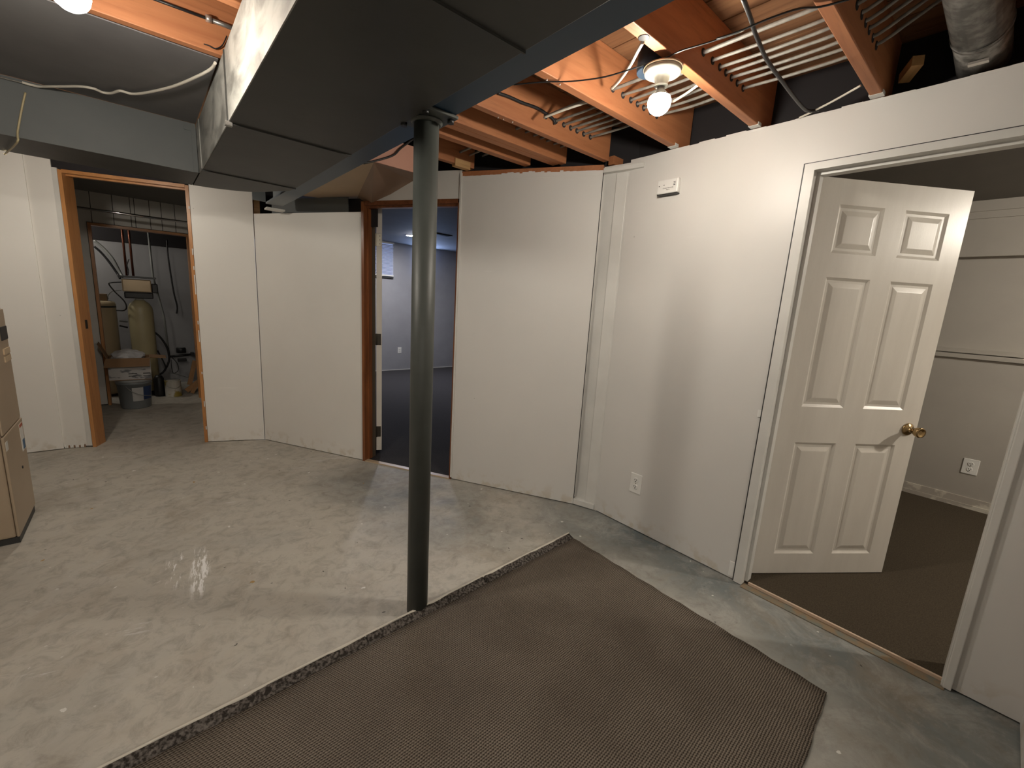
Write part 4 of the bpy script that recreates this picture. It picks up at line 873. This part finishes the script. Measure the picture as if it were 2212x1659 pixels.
# softener
m_tank = mat('tan_fibreglass_tank', (0.42, 0.37, 0.22), 0.4); m_cream = mat('cream_enamel_tank', (0.50, 0.41, 0.27), 0.4)
so = thing('water_softener', (-0.02, 6.88, 0), 'tan water softener tank with boxy valve head in the utility room', 'water softener')
MB().lathe([(0.10, 0.02), (0.118, 0.06), (0.118, 1.02), (0.112, 1.07), (0.09, 1.12), (0.055, 1.15), (0.045, 1.16)], (-0.02, 6.88, 0), 32).build('tank', m_tank, so)
MB().lathe([(0.12, 0.0), (0.12, 0.06)], (-0.02, 6.88, 0), 28).build('base', m_black, so)
MB().lathe([(0.04, 1.155), (0.04, 1.18)], (-0.02, 6.88, 0), 16).build('neck_ring', m_plastic, so)
MB().box(-0.15, 0.11, 6.76, 6.96, 1.18, 1.25).build('valve_body', m_black, so, bev=0.01)
MB().box(-0.16, 0.10, 6.73, 6.90, 1.255, 1.40).build('valve_cover', mat('bronze_cover', (0.42, 0.32, 0.20), 0.2, 0.3), so, bev=0.01)
MB().box(-0.19, 0.15, 6.72, 6.95, 1.415, 1.435).build('top_shelf', mat('grey_lid', (0.10, 0.105, 0.11), 0.5), so, bev=0.004)
MB().box(0.10, 0.16, 6.78, 6.90, 1.25, 1.36).build('side_fitting', m_black, so, bev=0.01)
# water heater / brine tank
wh = thing('water_heater', (-0.43, 7.05, 0), 'cream cylindrical water heater left of the tan softener tank', 'water heater')
MB().lathe([(0.18, 0.03), (0.19, 0.06), (0.19, 1.09), (0.182, 1.12), (0.15, 1.13)], (-0.43, 7.05, 0), 36).build('tank', m_cream, wh)
MB().lathe([(0.1915, 1.055), (0.1915, 1.075)], (-0.43, 7.05, 0), 36).build('dark_band', m_slot, wh)
MB().lathe([(0.17, 0), (0.17, 0.03)], (-0.43, 7.05, 0), 20).build('foot_ring', m_slot, wh)
bxo = MB().box(-0.46, -0.31, 6.98, 7.12, 1.132, 1.21).build('small_box', mat('brown_card', (0.20, 0.13, 0.07), 0.8), loc=(-0.38, 7.05, 1.132)); tag(bxo, 'small brown box on top of the cream water heater', 'box')
# pipes
m_cop = mat('aged_copper', (0.16, 0.055, 0.03), 0.4, 0.6)
o = MB().tube([(-0.115, 7.1, 1.44), (-0.115, 7.1, 2.25)], 0.012, 12).build('copper_pipe', m_cop, loc=(-0.115, 7.1, 1.44)); tag(o, 'left vertical copper pipe above the softener', 'pipe')
o = MB().tube([(-0.055, 7.1, 1.44), (-0.055, 7.1, 2.25)], 0.012, 12).build('copper_pipe', m_cop, loc=(-0.055, 7.1, 1.44)); tag(o, 'right vertical copper pipe above the softener', 'pipe')
m_pvc = mat('grey_plastic_pipe', (0.24, 0.25, 0.24), 0.45)
o = MB().tube([(0.125, 7.2, 2.25), (0.130, 7.2, 1.45), (0.165, 7.15, 1.2), (0.20, 7.1, 0.95), (0.215, 7.1, 0.45)], 0.012, 12).build('drain_pipe', m_pvc, loc=(0.13, 7.2, 1.4)); tag(o, 'grey plastic drain pipe running down right of the softener', 'pipe')
def uc(x, y, Y): return pY(100+x/2.765, 380+y/2.765, Y)
def us_(x, y, Y): return pY(180+x/4.878, 560+y/4.878, Y)
def hose(pts, r, m, label, cat='hose'):
    p = smooth(pts, 5); o = MB().tube(p, r, 8).build('hose', m, loc=tuple(p[len(p)//2])); tag(o, label, cat); return o
hose([uc(285, 385, 7.15), uc(340, 430, 7.15), uc(400, 500, 7.12), uc(440, 575, 7.1), uc(455, 605, 7.05)], 0.014, m_pvc, 'upper grey hose curving down from the left to the softener head')
hose([uc(285, 420, 7.17), uc(330, 460, 7.17), uc(380, 520, 7.15), uc(425, 585, 7.12), uc(440, 612, 7.07)], 0.012, m_black, 'lower black hose curving down from the left to the softener head')
hose([uc(720, 380, 7.3), uc(726, 470, 7.3), uc(745, 600, 7.3), uc(762, 700, 7.3), uc(782, 780, 7.3), uc(778, 822, 7.3)], 0.009, m_black, 'black hose dangling free in front of the grey utility wall')
hose([us_(400, 240, 6.82), us_(300, 245, 6.85), us_(270, 262, 6.85), us_(330, 340, 6.85), us_(430, 440, 6.8), us_(455, 510, 6.78), us_(425, 540, 6.85), us_(350, 538, 6.9)], 0.007, m_black, 'black looped tube left of the softener valve head')
hose([us_(395, 325, 6.85), us_(310, 335, 6.87), us_(262, 380, 6.95), us_(262, 420, 7.0)], 0.004, m_pvc, 'thin grey tube arching from the valve head to the heater')
hose([us_(480, 0, 7.05), us_(460, 60, 7.05), us_(475, 120, 7.05), us_(470, 165, 7.0)], 0.006, m_black, 'thin black tube beside the copper pipes')
hose([us_(380, 650, 7.2), us_(470, 660, 7.2)], 0.010, m_pvc, 'upper grey pipe between heater and softener'); hose([us_(380, 700, 7.2), us_(470, 720, 7.2)], 0.010, m_black, 'lower black pipe between heater and softener')
hose([us_(735, 760, 7.0), us_(800, 810, 7.0), us_(860, 890, 7.0), us_(900, 980, 7.0), us_(900, 1080, 7.0), us_(850, 1180, 6.98), us_(800, 1215, 6.95)], 0.011, m_black, 'thick black hose sweeping down right of the softener')
hose([us_(780, 960, 6.95), us_(830, 1050, 6.95), us_(870, 1150, 6.95), us_(830, 1200, 6.95)], 0.008, m_black, 'black hose crossing behind the paint can')
hose([us_(930, 1030, 7.2), us_(990, 1100, 7.2), us_(1000, 1170, 7.2), us_(950, 1200, 7.15), us_(930, 1140, 7.15), us_(925, 1060, 7.2)], 0.004, m_black, 'thin black wire loop under the wall valve')
hose([us_(1180, 1255, 7.25), us_(1080, 1240, 7.2), us_(1000, 1215, 7.1), us_(900, 1195, 7.0)], 0.004, m_pvc, 'thin pale cord trailing over the floor behind the can')
# valve on back wall
vv = thing('shutoff_valve', (0.36, 7.5, 0.45), 'black pipe assembly with round cap low on the utility wall', 'valve')
va = us_(915, 1025, 7.5); vb = us_(1170, 1000, 7.5); vc = us_(1030, 960, 7.48); vf = us_(1040, 1060, 7.48)
MB().tube([va, vb], 0.016, 12).build('pipe', m_black, vv)
MB().lathe([(0.045, -0.035), (0.055, -0.03), (0.055, 0.03), (0.045, 0.04)], tuple(vc), 20).build('cap', m_black, vv)
MB().lathe([(0.048, 0.0405), (0.048, 0.044)], tuple(vc), 20).build('cap_top', m_pvc, vv)
MB().box(vf.x-0.05, vf.x+0.05, vf.y-0.03, vf.y+0.03, vf.z-0.02, vf.z+0.02).build('body', m_black, vv, bev=0.006)
MB().box(vb.x-0.04, vb.x+0.0, vb.y-0.02, YU, vb.z-0.02, vb.z+0.02).build('wall_flange', m_black, vv)
# bucket
bk = thing('plastic_bucket', (-0.135, 6.22, 0), 'grey plastic bucket with white and blue label under the cardboard box', 'bucket')
MB().lathe([(0.125, 0.0), (0.13, 0.01), (0.148, 0.27), (0.155, 0.272), (0.155, 0.295), (0.150, 0.297)], (-0.135, 6.22, 0), 36).build('pail', mat('grey_bucket_plastic', (0.19, 0.205, 0.215), 0.45), bk)
MB().lathe([(0.158, 0.298), (0.160, 0.305), (0.158, 0.322), (0.140, 0.324)], (-0.135, 6.22, 0), 36).build('lid', mat('dusty_lid', (0.30, 0.31, 0.31), 0.5), bk)
def arc_patch(cx_, cy_, r0, r1, z0, z1, a0, a1, n=10):
    v = []; f = []
    for i in range(n+1):
        an = a0+(a1-a0)*i/n; v.append((cx_+r0*math.cos(an), cy_+r0*math.sin(an), z0)); v.append((cx_+r1*math.cos(an), cy_+r1*math.sin(an), z1))
    for i in range(n): f.append((2*i, 2*i+2, 2*i+3, 2*i+1))
    return MB().add(v, f, True)
arc_patch(-0.135, 6.22, 0.1375, 0.1475, 0.09, 0.24, R(262), R(300)).build('white_label', mat('paper_label', (0.48, 0.48, 0.47), 0.6), bk)
arc_patch(-0.135, 6.22, 0.1375, 0.1475, 0.10, 0.245, R(301), R(345)).build('blue_label', mat('navy_label', (0.02, 0.045, 0.13), 0.5), bk)
MB().tube(smooth([(-0.21, 6.08, 0.27), (-0.16, 6.05, 0.21), (-0.08, 6.055, 0.16), (0.02, 6.10, 0.14)], 4), 0.003, 6).build('handle', m_conduit, bk)
# cardboard box
cb = thing('cardboard_box', (-0.15, 6.22, 0.325), 'open white printed cardboard box with brown flaps on the bucket', 'box')
m_card = mat('brown_cardboard', (0.26, 0.15, 0.075), 0.8); m_cardw = mat('white_printed_cardboard', (0.46, 0.45, 0.44), 0.6, col2=(0.16, 0.16, 0.17), scale=9, lo=0.56, hi=0.62, stretch=(1, 1, 2.2))
x0, x1, y0, y1, z0, z1 = -0.325, 0.02, 6.09, 6.36, 0.326, 0.565
g = MB().box(x0, x1, y0, y1, z0, z0+0.006)
g.build('bottom', m_card, cb)
MB().box(x0, x1, y0, y0+0.005, z0+0.006, z1).build('front_side', m_cardw, cb)
MB().box(x1-0.005, x1, y0+0.005, y1, z0+0.006, z1).build('right_side', m_card, cb)
MB().box(x0, x0+0.005, y0+0.005, y1, z0+0.006, z1).build('left_side', m_card, cb)
MB().box(x0+0.005, x1-0.005, y1-0.005, y1, z0+0.006, z1).build('back_side', m_card, cb)
MB().poly3([(x0-0.01, y0-0.001, z1), (x1, y0-0.001, z1), (x1-0.01, y0-0.055, z1-0.085), (x0-0.03, y0-0.055, z1-0.085)], (0, -0.004, -0.002)).build('flap', m_card, cb)
MB().poly3([(x0, y0, z1), (x0, y1, z1), (x0-0.06, y1, z1+0.15), (x0-0.06, y0+0.02, z1+0.15)], (-0.004, 0, 0)).build('flap', m_card, cb)
MB().poly3([(x1, y0, z1), (x1, y1, z1), (x1+0.14, y1, z1-0.015), (x1+0.14, y0+0.02, z1-0.015)], (0, 0, 0.004)).build('flap', m_card, cb)
for xx_, ww in ((-0.17, 0.07), (-0.05, 0.06)):
    MB().box(xx_, xx_+ww, y0-0.0008, y0, 0.39, 0.40).box(xx_, xx_+ww, y0-0.0008, y0, 0.365, 0.372).build('printed_bar', m_slot, cb)
# crumpled bag
bm = bmesh.new(); bmesh.ops.create_icosphere(bm, subdivisions=3, radius=1)
for v_ in bm.verts:
    n_ = 1+random.uniform(-0.10, 0.10); v_.co = Vector((v_.co.x*0.14*n_, v_.co.y*0.11*n_, v_.co.z*0.07*n_))
me = bpy.data.meshes.new('crumpled_bag'); bm.to_mesh(me); bm.free(); me.materials.append(mat('white_plastic_bag', (0.55, 0.55, 0.56), 0.35))
o = bpy.data.objects.new('crumpled_bag', me); COL.objects.link(o); o.location = (-0.16, 6.22, 0.575); tag(o, 'crumpled white plastic bag bulging out of the cardboard box', 'bag')
# paint can
pc_ = thing('paint_can', (0.215, 6.66, 0), 'white paint can with yellow drips on the utility room floor', 'paint can')
MB().lathe([(0.082, 0), (0.084, 0.004), (0.081, 0.008), (0.081, 0.19), (0.084, 0.194), (0.084, 0.20)], (0.215, 6.66, 0), 32).build('can', mat('dripped_can', (0.50, 0.48, 0.43), 0.45, col2=(0.30, 0.23, 0.05), scale=9, lo=0.5, hi=0.58), pc_)
MB().lathe([(0.078, 0.198), (0.074, 0.203), (0.070, 0.199)], (0.215, 6.66, 0), 32).build('lid', m_black, pc_)
MB().tube(smooth([(0.14, 6.60, 0.15), (0.19, 6.575, 0.12), (0.25, 6.585, 0.11), (0.29, 6.62, 0.14)], 4), 0.002, 6).build('handle', m_conduit, pc_)
# black crate-like shadowy lump between bucket and can
o = MB().lathe([(0.05, 0), (0.055, 0.02), (0.05, 0.22), (0.03, 0.26)], (0.085, 6.72, 0), 20).build('black_canister', m_black, loc=(0.085, 6.72, 0)); tag(o, 'dark canister between the bucket and the paint can', 'canister')
# wood offcuts
def plank(p, q, w_, t_, label):
    p = Vector(p); q = Vector(q); d = (q-p).normalized(); s_ = Vector((0, -1, 0)); s_ = (s_ - d*s_.dot(d)).normalized(); u_ = d.cross(s_).normalized()
    vs = []
    for e_ in (p, q):
        for a_, b_ in ((-1,-1),(1,-1),(1,1),(-1,1)): vs.append(tuple(e_ + u_*a_*w_/2 + s_*b_*t_/2))
    o = MB().add(vs, [(0,3,2,1),(4,5,6,7),(0,1,5,4),(1,2,6,5),(2,3,7,6),(3,0,4,7)]).build('wood_offcut', m_plankw, loc=tuple(p)); tag(o, label, 'plank', 'wood offcuts leaning at the utility door jamb')
m_plankw = mat('raw_offcut', (0.44, 0.24, 0.10), 0.6, col2=(0.36, 0.18, 0.07), scale=8)
plank((0.345, 6.74, 0.035), (0.50, 6.76, 0.16), 0.055, 0.018, 'wide short offcut leaning lowest at left of the pile')
plank((0.40, 6.70, 0.010), (0.47, 6.72, 0.14), 0.04, 0.018, 'short offcut standing in front of the wide one')
plank((0.39, 6.86, 0.09), (0.47, 6.90, 0.40), 0.05, 0.018, 'long offcut rising against the jamb behind the others')

for o in bpy.data.objects:
    if '_o' in o: del o['_o']
